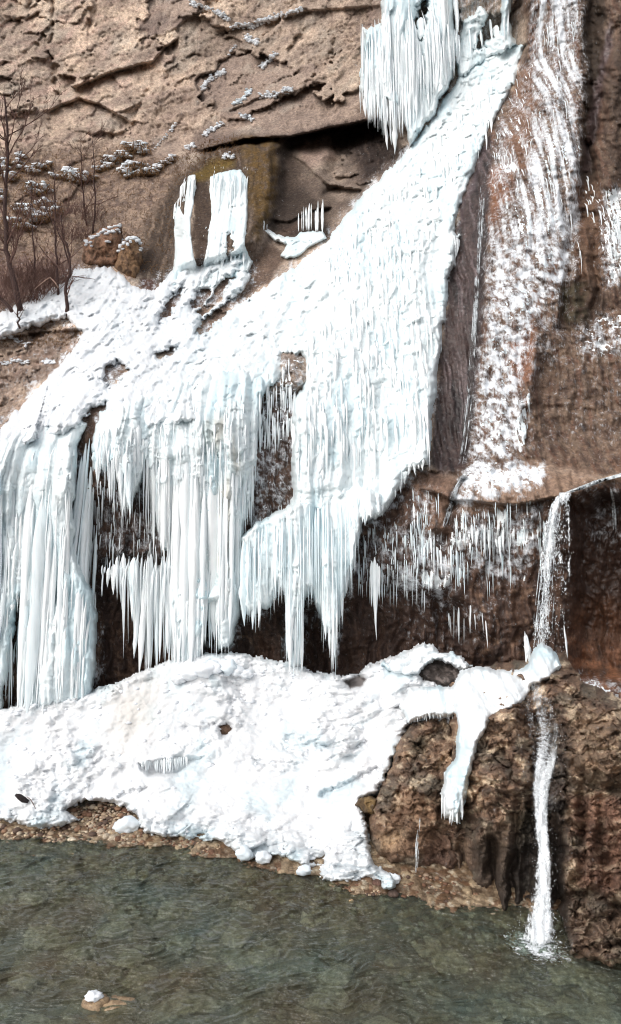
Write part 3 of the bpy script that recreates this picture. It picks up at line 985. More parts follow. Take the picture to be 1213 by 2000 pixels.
up_y = tps([(700, 60, 34.6), (700, 220, 34.3), (800, 290, 33.0), (800, 0, 34.9), (890, 130, 34.4), (880, 0, 35.1), (800, -250, 36.5), (700, -250, 36.5)])
curtain_up, ud = ice_sheet("ice_curtain", P_U, 0.0, flute_relief(391, 0.42, 1.1, 0.2), "high ice curtain at the top edge hanging over the dark hollow", "ice curtain", edge=10,
                           yfn=up_y, holes=[[(822, 10), (834, -5), (830, 35), (818, 75), (814, 40)]])
P_U2 = [(905, 40), (940, 12), (955, 30), (950, 80), (978, 70), (985, -255), (1002, -255), (996, 40), (1012, 88), (985, 100), (940, 122), (900, 160), (893, 125)]
fall_small, fd = ice_sheet("ice_curtain", P_U2, 0.45, flute_relief(411, 0.4, 0.9, 0.7), "short lumpy ice falls right of the high curtain", "ice curtain", edge=8,
                           holes=[[(952, 35), (962, 30), (945, 90), (930, 95), (940, 60)]])
P_T1 = [(340, 405), (350, 400), (358, 420), (366, 345), (382, 338), (384, 370), (375, 420), (372, 430), (378, 500), (386, 530), (380, 560), (330, 562), (338, 520), (340, 470)]
pillar_a, t1d = ice_sheet("ice_pillar", P_T1, 0.1, flute_relief(431, 0.2, 0.6, 0.2), "slim ice pillar on the mossy alcove's left side", "ice pillar", edge=6, rag=3, step=1.6)
P_T2 = [(410, 345), (425, 336), (455, 332), (470, 330), (484, 352), (484, 420), (478, 480), (494, 512), (480, 540), (440, 545), (415, 565), (380, 566), (396, 520), (404, 480), (410, 430)]
pillar_b, t2d = ice_sheet("ice_pillar", P_T2, 0.1, flute_relief(441, 0.2, 1.1, 0.8), "wider frosted ice pillar beneath the moss tuft", "ice pillar", edge=8, rag=3, step=1.6,
                          holes=[[(446, 460), (454, 455), (452, 510), (442, 520)]])
P_CAVEICE = [(512, 448), (522, 446), (540, 458), (575, 462), (590, 452), (630, 452), (638, 466), (610, 480), (585, 500), (560, 508), (548, 500), (560, 478), (535, 470)]
cave_ice, ced = ice_sheet("cave_ice", P_CAVEICE, 0.15, lambda px, py, X, Z: 0.8 * scales(X, Z, 451, 0.2), "small ribbon of ice in the dark hollow beside the cascade", "ice", edge=6, rag=3, step=1.6)


# ------------------------------------------------------------------ ICICLES
def icicle_mesh(name, seed, column=False, sides=8, rings=14):
    r_ = np.random.default_rng(seed)
    t = np.linspace(0, 1, rings)
    lum = np.interp(np.linspace(0, 8, rings), np.arange(9), r_.random(9)) - 0.5
    if column:
        prof = (0.8 + 0.5 * lum) * np.interp(t, [0, 0.1, 0.25, 0.6, 0.85, 1], [0.12, 0.62, 0.95, 1.0, 0.62, 0.04])
    else:
        prof = (1 + 0.4 * lum) * np.interp(t, [0, 0.08, 0.2, 0.5, 0.8, 1], [0.15, 0.75, 1.0, 0.72, 0.34, 0.02])
    th = np.arange(sides) * 2 * math.pi / sides
    lob = 1 + 0.2 * np.sin(th * 2 + r_.random() * 6) + 0.16 * np.sin(th * 3 + r_.random() * 6)
    cx_ = 0.35 * np.cumsum(r_.normal(0, 0.3, rings)) * t
    cy_ = 0.2 * np.cumsum(r_.normal(0, 0.3, rings)) * t
    co = np.stack([cx_[:, None] + prof[:, None] * np.cos(th) * lob, cy_[:, None] + prof[:, None] * np.sin(th) * lob, np.repeat(-t[:, None], sides, 1)], -1).reshape(-1, 3)
    ids = np.arange(rings * sides).reshape(rings, sides)
    nx = np.roll(ids, -1, 1)
    q = np.stack([ids[:-1], ids[1:], nx[1:], nx[:-1]], -1).reshape(-1, 4)
    me = make_mesh(name, co, quads=q)
    me.materials.append(M_ICICLE)
    return me


ICI = [icicle_mesh("icicle", 500 + i) for i in range(10)]
COL = [icicle_mesh("ice_column", 600 + i, True) for i in range(8)]


def poly_at(pts, x):
    return np.interp(x, [p[0] for p in pts], [p[1] for p in pts])


def hang_part(parent, px, py0, py1, rpx, Y, column=False, name=None, Yb=None):
    """one icicle: from photo direction (px, py0) at distance Y down to distance Yb"""
    X, YY, Z = to_xyz(px, py0, Y)
    Lm = (py1 - py0) * Y / F
    R = rpx * Y / F
    o = bpy.data.objects.new(name or ("ice_column" if column else "icicle"), random.choice(COL if column else ICI))
    C.objects.link(o)
    o.location = (X, YY, Z)
    o.scale = (R, R * random.uniform(0.7, 1.0), Lm)
    tilt = 0 if Yb is None else max(-0.35, min(0.35, (Y - Yb) / Lm))
    q = Quaternion((1, 0, 0), -math.atan(tilt)) @ Quaternion((0, 0, 1), random.random() * 6.28)
    o.rotation_mode = 'QUATERNION'
    o.rotation_quaternion = q
    o.parent = parent
    return o


def row(parent, field, tops, bots, n, r, jt=15, jb=25, column=False, fwd=0.06, x0=None, x1=None):
    xs = [p[0] for p in bots]
    a, b = (xs[0] if x0 is None else x0), (xs[-1] if x1 is None else x1)
    for i in range(n):
        px = a + (b - a) * (i + random.random()) / n
        p0 = poly_at(tops, px) + random.uniform(-jt, jt)
        p1 = poly_at(bots, px) + random.uniform(-jb, jb * 0.6)
        if p1 - p0 < 12:
            continue
        rp = r[0] * 0.7 + (r[1] * 1.15 - r[0] * 0.7) * random.random() ** 2.2
        L_ = p1 - p0
        ya = float(field(px, p0 + 2)) + 0.4 * rp * 0.017
        yb = float(min(field(px, p0 + 0.3 * L_), field(px, p0 + 0.6 * L_), field(px, p0 + 0.9 * L_))) - fwd * random.random()
        hang_part(parent, px, p0, p1, rp, ya, column, None, min(yb, ya))


def fringe(parent, field, tops, bots, n, r=(1.2, 3.0), jt=20, jb=30, fwd=0.1, lens=None, x0=None, x1=None, density=None):
    tb = Tubes()
    xs = [p[0] for p in bots]
    a, b = (xs[0] if x0 is None else x0), (xs[-1] if x1 is None else x1)
    k = 0
    while k < n:
        k += 1
        px = a + (b - a) * random.random()
        if lens is None:
            p0 = poly_at(tops, px) + random.uniform(-jt, jt)
            p1 = poly_at(bots, px) + random.uniform(-jb, jb * 0.5)
        else:
            t0, t1 = poly_at(tops, px), poly_at(bots, px)
            p0 = random.uniform(t0, t1)
            p1 = p0 + random.uniform(*lens)
        if p1 - p0 < 6:
            continue
        if density is not None and random.random() > density(px, p0):
            continue
        Y = float(field(px, p0 + 2)) + 0.03
        yb = min(Y, float(min(field(px, p0 + 0.4 * (p1 - p0)), field(px, p0 + 0.8 * (p1 - p0)))) - fwd * random.random())
        X, YY, Z = to_xyz(px, p0, Y)
        Lm, R = (p1 - p0) * Y / F, random.uniform(*r) * Y / F
        t = np.array([0, 0.2, 0.6, 1.0])
        w = np.array([0.15, 0.85 + 0.3 * random.random(), 0.55 + 0.25 * random.random(), 0.04])
        sx = random.uniform(-0.02, 0.02) * Lm
        path = np.stack([X + sx * t, YY + max(-0.4 * Lm, yb - Y) * np.array([0, 0.6, 1, 1]), Z - Lm * t], -1)
        tb.add(path, R * w, 5, cap=False)
    o = tb.build("icicle_fringe", M_ICICLE, parent)
    o['kind'] = 'stuff'
    return o


# left curtain
G_TOP = [(-260, 930), (0, 900), (80, 870), (160, 850)]
G_BOT = [(-260, 1400), (0, 1385), (8, 1300), (30, 1180), (46, 1190), (56, 1390), (110, 1392), (176, 1378), (190, 1240)]
row(curtain_left, gd, [(-60, 1000), (0, 990), (190, 980)], G_BOT, 22, (5, 14), 110, 14, True, 0.12, x0=-40, x1=186)
row(curtain_left, gd, [(-60, 900), (0, 890), (150, 860)], [(-60, 1150), (0, 1130), (150, 1090)], 12, (5, 12), 60, 110, True, 0.1, x0=-30, x1=142)
row(curtain_left, gd, [(0, 1100), (190, 1080)], G_BOT, 34, (2.5, 6), 90, 16, False, 0.2, x0=-20, x1=190)
row(curtain_left, gd, [(160, 900), (186, 890)], [(152, 1180), (186, 1170)], 8, (4, 7), 40, 60, False, 0.3)
fringe(curtain_left, gd, [(-60, 880), (190, 850)], [(-60, 1300), (190, 1280)], 90, (1.3, 3.0), lens=(60, 200), x0=-30, x1=184)
row(curtain_left, gd, [(-40, 930), (180, 900)], [(-40, 1380), (8, 1290), (56, 1385), (176, 1375)], 9, (11, 19), 50, 30, True, 0.0, x0=-30, x1=176)
row(curtain_left, gd, [(148, 1080), (190, 1120)], [(148, 1372), (188, 1340)], 12, (3, 9), 60, 20, True, 0.15, x0=140, x1=190)
# middle curtain
C_TOP = [(185, 850), (250, 830), (350, 820), (450, 790), (500, 770)]
row(curtain_mid, cd, [(185, 880), (232, 870)], [(185, 940), (232, 935)], 10, (4, 7), 12, 15)
row(curtain_mid, cd, [(232, 850), (282, 850)], [(232, 960), (246, 1030), (262, 1000), (285, 910)], 12, (4, 8), 30, 25)
row(curtain_mid, cd, [(282, 840), (312, 850)], [(282, 1010), (298, 1090), (312, 1040)], 10, (2.5, 4.5), 20, 40)
row(curtain_mid, cd, [(308, 880), (350, 870)], [(308, 1070), (350, 1095)], 14, (4, 8), 40, 25, True)
row(curtain_mid, cd, [(338, 960), (370, 920), (405, 940)], [(338, 1305), (372, 1318), (402, 1280)], 16, (7, 13), 60, 12, True, 0.3)
row(curtain_mid, cd, [(340, 1100), (405, 1100)], [(335, 1290), (372, 1315), (410, 1250)], 14, (3, 6), 60, 10, False, 0.4)
row(curtain_mid, cd, [(400, 900), (472, 880)], [(400, 1220), (428, 1290), (450, 1270), (472, 1180)], 20, (4, 8), 90, 25, True, 0.25)
row(curtain_mid, cd, [(460, 780), (508, 760)], [(460, 1010), (490, 1010), (508, 880)], 16, (4, 8), 40, 30, True, 0.3)
row(curtain_mid, cd, [(470, 860), (500, 850)], [(470, 1010), (488, 1020), (500, 960)], 8, (3, 5), 40, 20)
fringe(curtain_mid, cd, [(190, 840), (500, 760)], [(190, 900), (300, 960), (345, 1200), (470, 1150), (500, 920)], 150, (1.2, 2.8), lens=(30, 110))
row(curtain_mid, cd, [(338, 980), (470, 900)], [(338, 1300), (372, 1312), (402, 1270), (450, 1250), (470, 1150)], 7, (9, 15), 60, 20, True, 0.1)
# ledge curtain
H_TOP = [(470, 1060), (560, 1005), (700, 960), (745, 975)]
H_BOT = [(470, 1200), (500, 1220), (520, 1200), (540, 1170), (556, 1160), (562, 1310), (590, 1310), (596, 1170), (615, 1170), (632, 1230), (650, 1300), (668, 1210), (690, 1110), (704, 1040), (745, 1020)]
row(curtain_ledge, hd, H_TOP, H_BOT, 18, (4, 10), 20, 30, True, 0.2, x0=474, x1=700)
row(curtain_ledge, hd, [(470, 1090), (560, 1050), (700, 1000)], H_BOT, 30, (2.5, 5.5), 50, 35, False, 0.3, x0=472, x1=702)
row(curtain_ledge, hd, [(562, 1060), (590, 1050)], [(562, 1312), (590, 1314)], 5, (8, 12), 20, 4, True, 0.4)
row(curtain_ledge, hd, [(636, 1150), (660, 1140)], [(636, 1240), (648, 1320), (660, 1260)], 6, (3, 5), 20, 10, False, 0.4)
row(curtain_ledge, hd, [(705, 1000), (745, 985)], [(705, 1030), (745, 1012)], 8, (4, 6), 6, 8)
fringe(curtain_ledge, hd, H_TOP, H_BOT, 90, (1.0, 2.2), 30, 40, 0.25, x0=472, x1=702)
# cascade: drips on its steep right half and along its lower rim
row(cascade, cas_d, [(575, 800), (840, 700)], [(575, 980), (700, 940), (760, 985), (800, 920), (838, 905)], 56, (3, 9), 130, 24, True, 0.08)
row(cascade, cas_d, [(700, 600), (860, 560)], [(700, 760), (860, 740)], 26, (3, 8), 100, 60, True, 0.05)
row(cascade, cas_d, [(872, 460), (896, 464)], [(872, 520), (890, 520), (896, 495)], 6, (3, 5), 5, 8, False, 0.2)
row(cascade, cas_d, [(740, 940), (838, 880)], [(740, 1018), (770, 980), (800, 935), (838, 910)], 14, (4, 7), 15, 8, False, 0.2)
fringe(cascade, cas_d, [(600, 640), (700, 540), (870, 480)], [(600, 900), (840, 860)], 260, (1.3, 3.4), lens=(25, 110), fwd=0.05)
fringe(cascade, cas_d, [(250, 780), (560, 700)], [(250, 850), (560, 760)], 70, (1.2, 2.6), lens=(20, 60), fwd=0.04)
fringe(cascade, cas_d, [(640, 480), (800, 310), (900, 180), (985, 110)], [(640, 560), (800, 520), (900, 330), (960, 230)], 240, (1.3, 3.2), lens=(18, 60), fwd=0.03)
# high curtain
U_BOT = [(703, 230), (722, 245), (738, 250), (752, 300), (765, 270), (778, 255), (796, 300), (806, 290), (826, 255), (842, 225), (860, 200), (893, 140)]
row(curtain_up, ud, [(703, 90), (745, 70), (890, 60)], U_BOT, 26, (3.5, 9), 20, 14, True, 0.4, x0=714)
row(curtain_up, ud, [(745, 0), (890, -10)], [(745, 150), (890, 110)], 12, (3.5, 9), 70, 60, True, 0.1)
row(curtain_up, ud, [(703, 160), (800, 150)], [(703, 240), (740, 258), (770, 280), (800, 300)], 34, (2.2, 4.5), 40, 12, False, 0.5)
row(curtain_up, ud, [(748, 200), (778, 200)], [(748, 318), (778, 305)], 4, (5, 7), 15, 8, True, 0.0)
fringe(curtain_up, ud, [(703, 80), (890, 40)], U_BOT, 80, (1.0, 2.4), 60, 30, 0.15)
row(fall_small, fd, [(900, 70), (1000, 30)], [(900, 140), (1000, 80)], 10, (3, 6), 20, 15, False, 0.1)
# pillars
row(pillar_a, t1d, [(340, 408), (384, 350)], [(340, 535), (384, 520)], 9, (3.5, 6), 10, 12, True, 0.15)
fringe(pillar_a, t1d, [(344, 400), (362, 350), (384, 350)], [(344, 470), (384, 430)], 14, (1.0, 2.2), 8, 60, 0.06)
row(pillar_b, t2d, [(412, 345), (484, 345)], [(412, 470), (484, 490)], 20, (2.5, 6), 20, 60, True, 0.18)
row(pillar_b, t2d, [(400, 455), (480, 440)], [(390, 550), (488, 525)], 12, (3, 7), 15, 15, True, 0.2)
fringe(pillar_b, t2d, [(405, 345), (490, 345)], [(405, 440), (490, 450)], 22, (1.0, 2.0), 12, 70, 0.06, x0=411, x1=486)
row(cave_ice, ced, [(582, 408), (610, 404), (634, 396)], [(582, 460), (634, 466)], 12, (1.6, 4.2), 9, 3, True, 0.2)
row(cave_ice, ced, [(514, 430), (530, 445)], [(514, 452), (530, 456)], 3, (2, 3), 3, 2, False, 0.0)
# icicles below the lip of the brown hollow, left of centre
rim = empty("icicle_row", to_xyz(270, 1105, 23.2))
tag(rim, "row of separate icicles hanging under the brown rock lip", "icicles")
rim_f = Field(np.array([0, 2000], f32), np.array([0, 3000], f32), np.full((2, 2), 23.15, f32))
row(rim, rim_f, [(212, 1120), (240, 1105), (330, 1085)], [(212, 1150), (232, 1165), (246, 1285), (258, 1200), (268, 1300), (282, 1330), (300, 1300), (318, 1290), (332, 1200)], 16, (3, 7), 26, 30, False, 0.4)
row(rim, rim_f, [(270, 1120), (330, 1090)], [(270, 1290), (290, 1325), (332, 1280)], 10, (6, 9), 20, 15, True, 0.5)
fringe(rim, rim_f, [(200, 1110), (330, 1090)], [(200, 1150), (330, 1230)], 60, (1, 2.2), 20, 40, 0.4)
for o in rim.children:
    o.location = (o.location[0] - rim.location[0], o.location[1] - rim.location[1], o.location[2] - rim.location[2])
# the lone icicle beside the overhang
lone = empty("icicle_cluster", to_xyz(732, 1095, 23.2))
tag(lone, "single long icicle cluster alone under the brown overhang", "icicles")
for dx, a, b, r in [(-6, 1095, 1185, 4), (0, 1088, 1250, 6), (5, 1100, 1215, 4.5), (9, 1105, 1170, 3)]:
    hang_part(lone, 732 + dx, a, b, r, 23.0)
for o in lone.children:
    o.location = (o.location[0] - lone.location[0], o.location[1] - lone.location[1], o.location[2] - lone.location[2])

# ------------------------------------------------------------------ FROST that clings to the right-hand rock: a crust that rises through the stone's relief
def frost_sheet(name, poly, dens, pattern, label, step=1.7, amp=0.06, soft=18, mat=None):
    xs, ys = [p[0] for p in poly], [p[1] for p in poly]
    ax = np.arange(max(min(xs), -275) - 4, min(max(xs), 1480) + 5, step, dtype=f32)
    ay = np.arange(max(min(ys), -255) - 4, max(ys) + 5, step, dtype=f32)
    px, py = np.meshgrid(ax, ay)
    jx = 14 * fbm(px / 30, py / 60, 3, 711)
    s = sdf(px + jx, py, poly)
    w = sstep(-soft, soft, s) * dens(px, py)
    yrk = cliff_depth(px, py)
    X, _, Z = to_xyz(px, py, smooth_depth(px, py))
    n = pattern(X, Z)
    h = n - (1.0 - 1.7 * w)                                   # above the stone where positive
    Y = yrk - amp * np.clip(h, -1, 0.8) - 0.0
    o = link(name, grid_mesh(name, px, py, Y, (h > -0.35) & (w > 0.02)), mat or M_FROST)
    tag(o, label, "frost")
    return o, Field(ax, ay, Y)


def pat_streak(X, Z):
    top = sstep(15.5, 18.0, Z)
    d = fbm(X * 10, Z * 0.9, 3, 721)
    e = fbm(X * 4.5 + Z * 2.4, Z * 5.0 - X * 3.0, 4, 722, 0.65)
    return (0.75 * (d * top + e * (1 - top)) + 0.35 * e * top + 0.5 * d * (1 - top) * 0.5 + 0.45 * fbm(X * 13 + Z * 6, Z * 12 - X * 6, 2, 723)
            + 0.35 * fbm(X * 1.1, Z * 0.5, 3, 724))


def pat_rough(X, Z):
    e = fbm(X * 4.5 + Z * 2.6, Z * 6.5 - X * 2.5, 4, 732, 0.65)
    return 0.9 * e + 0.4 * fbm(X * 13 + Z * 5, Z * 14 - X * 5, 2, 733) + 0.35 * fbm(X * 1.2, Z * 1.2, 2, 734)


def pat_drip(X, Z):
    d = fbm(X * 13, Z * 1.1, 3, 741)
    return 0.9 * d + 0.8 * fbm(X * 1.5, Z * 1.3, 3, 742) - 0.05


frost_wall, fw = frost_sheet("frost_crust", [(1030, -250), (1142, -250), (1138, 150), (1130, 400), (1122, 540), (1080, 570), (1042, 640), (1020, 740), (1030, 800), (1018, 885), (918, 900), (932, 750), (948, 620),
                                             (952, 450), (985, 370), (1028, 345), (1040, 200)],
                             lambda px, py: 0.24 + 0.14 * np.exp(-((px - 1050 + (py - 450) * 0.25) / 60) ** 2) * sstep(150, 400, py), pat_streak,
                             "streaky white frost crust covering the tall brown wall right of the wet channel")
frost_wall['kind'] = 'stuff'
frost_thin, ft = frost_sheet("frost_crust", [(965, 250), (1040, 110), (1040, 340), (985, 375), (962, 450), (950, 330)], lambda px, py: 0.3, pat_drip,
                             "thin frost streaks on the brown rib above the wet channel", amp=0.08)
frost_edge, fe = frost_sheet("frost_crust", [(1178, 370), (1290, 350), (1290, 560), (1182, 555)], lambda px, py: 0.6, pat_streak, "frost patch on the dark rock at the right edge, upper of two")
frost_edge2, fe2 = frost_sheet("frost_crust", [(1130, 640), (1165, 620), (1290, 600), (1290, 705), (1185, 700), (1130, 690)], lambda px, py: 0.45, pat_rough, "faint frost patch on the right wall above the ledge water")
frost_shelf, fs = frost_sheet("frost_crust", [(893, 925), (930, 902), (1062, 908), (1066, 945), (1020, 960), (920, 975), (885, 980)], lambda px, py: 0.62 - 0.3 * sstep(930, 985, py), pat_rough,
                              "white frost cap lying on the rounded rock shelf", amp=0.12)
frost_low, fl = frost_sheet("frost_crust", [(800, 950), (840, 960), (835, 1020), (880, 1060), (890, 990), (1060, 980), (1055, 1080), (1010, 1130), (900, 1120), (860, 1180), (760, 1150), (800, 1060)],
                            lambda px, py: 0.36, pat_drip, "frosted drips over the brown wall below the rock shelf", amp=0.08)
frost_rust, frr = frost_sheet("frost_crust", [(1130, 1320), (1180, 1335), (1280, 1370), (1280, 1420), (1200, 1400), (1150, 1370)], lambda px, py: 0.6, pat_rough, "pale frost at the foot of the rusty alcove wall")
frost_strip, fst = frost_sheet("frost_crust", [(1010, 820), (1030, 760), (1036, 770), (1022, 890), (1012, 890)], lambda px, py: 0.7, pat_drip, "narrow frost strip running down the wall to the shelf", soft=6)
frost_mid, fm = frost_sheet("frost_crust", [(185, 930), (330, 900), (330, 1090), (190, 1100)], lambda px, py: 0.24, pat_drip, "rime streaks inside the brown hollow by the tall left curtain", amp=0.1)
frost_gap, fg = frost_sheet("frost_crust", [(500, 700), (600, 690), (580, 800), (560, 990), (490, 1020)], lambda px, py: 0.42 - 0.16 * sstep(780, 900, py), pat_rough, "snow clumps in the narrow brown gap between two curtains", amp=0.22)
frost_over, fo = frost_sheet("frost_crust", [(700, 1030), (820, 1000), (870, 1130), (760, 1160), (700, 1130)], lambda px, py: 0.3, pat_drip, "thin rime streaks under the cascade's right end", amp=0.08)


# thin icicles on that lower wall
def dens_low(px, py):
    return 0.05 + 0.95 * (vnoise(np.array([px / 42.0]), np.array([py / 34.0]), 777)[0] > 0.12)


row(frost_low, cliff_depth, [(886, 1010), (920, 1040), (1000, 1030)], [(886, 1060), (960, 1090), (1000, 1070)], 26, (1.6, 3.2), 20, 20, False, 0.15)
row(frost_low, cliff_depth, [(800, 960), (850, 1050), (900, 1090)], [(800, 1030), (850, 1130), (900, 1150)], 26, (1.8, 3.4), 20, 25, False, 0.15)
row(frost_low, cliff_depth, [(870, 1195), (960, 1190)], [(870, 1235), (892, 1262), (930, 1220), (955, 1270)], 11, (1.2, 3.0), 20, 24, False, 0.4)
fringe(frost_low, cliff_depth, [(790, 940), (890, 970), (1060, 985), (1075, 1000)], [(790, 1120), (1075, 1130)], 320, (0.5, 1.2), lens=(15, 60), fwd=0.08, density=dens_low)
fringe(frost_over, cliff_depth, [(700, 1030), (830, 1000)], [(700, 1130), (830, 1160)], 110, (0.6, 1.3), lens=(15, 60), fwd=0.08)
fringe(frost_mid, cliff_depth, [(180, 920), (330, 880)], [(180, 1120), (330, 1080)], 90, (0.8, 1.6), lens=(20, 70), fwd=0.15)
fringe(frost_gap, cliff_depth, [(505, 720), (590, 690)], [(505, 860), (570, 820)], 110, (1.0, 2.2), lens=(20, 70), fwd=0.2)
fringe(frost_wall, cliff_depth, [(1030, 0), (1140, 0)], [(1030, 330), (1135, 520)], 50, (0.6, 1.2), lens=(20, 60), fwd=0.0)
fringe(frost_thin, cliff_depth, [(970, 200), (1040, 110)], [(960, 380), (1040, 330)], 40, (0.6, 1.2), lens=(20, 70), fwd=0.0)
fringe(frost_edge, cliff_depth, [(1140, 340), (1213, 380)], [(1140, 400), (1213, 540)], 40, (0.8, 1.8), lens=(20, 60), fwd=0.03)
deep_rows = Tubes()

# ------------------------------------------------------------------ SNOW BANK
SB = [(-260, 1380, 22.1), (0, 1370, 22.1), (100, 1360, 22.2), (200, 1330, 22.4), (330, 1290, 22.7), (440, 1280, 22.8), (560, 1290, 22.8), (700, 1300, 22.7), (760, 1275, 22.7),
      (830, 1255, 22.8), (900, 1290, 22.4), (-260, 1500, 20.6), (0, 1500, 20.5), (200, 1480, 20.7), (400, 1450, 20.8), (600, 1450, 20.7), (750, 1440, 20.2), (300, 1530, 19.9),
      (500, 1550, 19.5), (650, 1550, 19.1), (700, 1600, 18.3), (800, 1380, 20.9), (880, 1350, 21.2), (-260, 1600, 19.6), (0, 1600, 19.5), (120, 1580, 19.6), (250, 1600, 19.1),
      (350, 1615, 18.9), (440, 1645, 18.3), (520, 1665, 17.9), (620, 1690, 17.2), (700, 1715, 16.7), (770, 1725, 16.5), (720, 1650, 17.5), (160, 1700, 18)]
sb_f = tps(SB, 5e-3)
P_BANK = [(-270, 1390), (0, 1385), (40, 1378), (180, 1352), (330, 1290), (395, 1278), (470, 1276), (560, 1295), (640, 1318), (700, 1318), (722, 1298), (760, 1286), (822, 1258), (850, 1268), (835, 1300),
          (822, 1325), (870, 1342), (895, 1350), (915, 1330), (960, 1300), (960, 1420), (860, 1420), (800, 1410), (765, 1490), (738, 1550), (705, 1562), (716, 1600), (722, 1655), (732, 1690), (768, 1704), (780, 1738),
          (745, 1738), (724, 1716), (690, 1722), (640, 1726), (615, 1702), (570, 1684), (545, 1676), (512, 1686), (488, 1678), (455, 1664), (430, 1645), (392, 1640), (330, 1636), (285, 1632), (270, 1606),
          (262, 1584), (220, 1566), (165, 1564), (128, 1582), (160, 1602), (90, 1622), (40, 1612), (0, 1604), (-270, 1612)]
bax, bay = axis(-280, 0, 975, 980, 2.2, 9), np.arange(1240, 1752, 2.0, dtype=f32)
bpx, bpy_ = np.meshgrid(bax, bay)
jx = 9 * fbm(bpx / 20, bpy_ / 15, 4, 811, 0.6)
jy = 8 * fbm(bpx / 20, bpy_ / 15, 4, 812, 0.6)
bs = sdf(bpx + jx, bpy_ + jy, P_BANK)
BH = [[(425, 1418), (445, 1410), (458, 1420), (448, 1438), (430, 1440)], [(820, 1302), (850, 1290), (890, 1300), (892, 1335), (850, 1332), (822, 1322)],
      [(270, 1492), (330, 1480), (400, 1478), (370, 1498), (352, 1514), (300, 1516), (278, 1506)],
      [(668, 1330), (700, 1316), (718, 1322), (706, 1342), (680, 1346)], [(745, 1300), (775, 1290), (790, 1296), (760, 1310)]]
bsm = sb_f(bpx, bpy_)
bX, _, bZ = to_xyz(bpx, bpy_, bsm)
bd, bid, _ = domes(bX * 1.1 + 0.3 * fbm(bX, bsm, 2, 3), bsm * 1.6, 821)
bd2, bid2, _ = domes(bX * 2.6, bsm * 3.8, 823)
bd3, _, _ = domes(bX * 6.0, bsm * 8.0, 825)
rough = sstep(-0.25, 0.3, fbm(bX * 0.35, bsm * 0.5, 3, 827)) * (1 - 0.75 * np.exp(-(((bpx - 440) / 170) ** 2 + ((bpy_ - 1560) / 60) ** 2)))
front = sstep(70, 10, bs) * sstep(1560, 1640, bpy_ + 0.0 * bpx)
brel = 0.35 * fbm(bX * 0.4, bsm * 0.5, 4, 829) + (0.27 * bd * (0.2 + bid) + 0.17 * bd2 * (0.2 + bid2) + 0.04 * bd3 + 0.3 * front * blocks(bX * 2.0, bsm * 2.6, 837, 1.0, 0.3, 0.1)) * (0.2 + 0.8 * np.maximum(rough, front)) + (0.08 + 0.16 * rough) * fbm(bX * 1.8, bsm * 3.4, 5, 830, 0.65) - 0.14 * rough * sstep(0.55, 0.8, ridged(bX * 0.9 + 0.5 * bsm, bsm * 2.2, 3, 835))
hol = np.zeros(bpx.shape, f32)
for h in BH:
    hol = np.maximum(hol, sstep(-4, 8, sdf(bpx + 0.6 * jx, bpy_ + 0.6 * jy, h)))
# shallow dark-edged creases
for pts, a_ in [([(500, 1485), (540, 1492), (580, 1490)], 0.2), ([(620, 1455), (680, 1462), (715, 1450)], 0.25), ([(360, 1420), (400, 1425), (420, 1415)], 0.2), ([(235, 1555), (270, 1545), (285, 1538)], 0.2),
                ([(560, 1460), (575, 1475), (600, 1478)], 0.15), ([(440, 1330), (470, 1345), (480, 1370)], 0.25), ([(630, 1552), (700, 1520), (735, 1500)], 0.3), ([(40, 1540), (90, 1530)], 0.2)]:
    brel = brel - a_ * np.exp(-(dist_line(bpx + jx, bpy_ + jy, pts) / 5) ** 2)
bt = np.clip(bs / 10, 0, 1)
bprof = np.sqrt(np.clip(1 - (1 - bt) ** 2, 0, 1))
bY = bsm + 0.35 - (0.35 + 0.12 + brel) * bprof + 0.55 * hol
bcol = mixc(lin(250, 251, 253), lin(226, 242, 248), (sstep(0.0, 0.5, fbm(bX * 0.8, bsm * 0.8, 3, 833)) * 0.7 + 0.3 * front)[..., None])
bcol = mixc(bcol, lin(240, 232, 222), (sstep(-40, 60, sdf(bpx, bpy_, [(220, 1340), (330, 1310), (300, 1430), (240, 1480), (200, 1400)])) * 0.7)[..., None])
bcol = mixc(bcol, lin(88, 70, 60), (sstep(0.3, 0.8, hol) * (bpx > 660))[..., None] * 0.8)
bank = link("snow_bank", grid_mesh("snow_bank", bpx, bpy_, bY, bs > -2.5, bcol * 0.76), M_SNOW)
tag(bank, "sloping bank of lumpy snow and ice above the river", "snow bank", kind='structure')
bank_depth = Field(bax, bay, bY.astype(f32))


def blob_obj(name, px, py, Y, size, seed, mat, squash=(1, 0.8, 0.8), amp=0.25, base=ICO3, label=None, cat=None, group=None):
    me = Blobs()
    me.add(lump(base, seed, amp, 1.6, squash), (0, 0, 0), (size,) * 3)
    o = link(name, me.mesh(name), mat)
    o.location = to_xyz(px, py, Y)
    if label:
        tag(o, label, cat, group)
    return o


# the ice mound tops, hollow's stone, snow blocks on the shore
for i, (px, py, r) in enumerate([(398, 1304, 20), (418, 1299, 16), (445, 1298, 18), (462, 1306, 14), (480, 1312, 12), (372, 1312, 16), (350, 1322, 14)]):
    Y = float(bank_depth(px, py + 12)) - 0.05
    blob_obj("ice_mound", px, py + 4, Y, r * Y / F, 40 + i, M_SNOWP, (1.1, 1, 0.7 + 0.05 * (i % 3)), 0.3, label=["left one of the two big ice mounds under the curtains", "ice mound between the two big ones under the curtains", "right one of the two big ice mounds under the curtains", "ice mound just right of the big ones under the curtains", "rightmost small ice mound in the row under the curtains", "ice mound left of the big ones, at a column's foot", "leftmost ice mound in the row under the curtains"][i], cat="ice mound", group="ice mounds under the curtains")


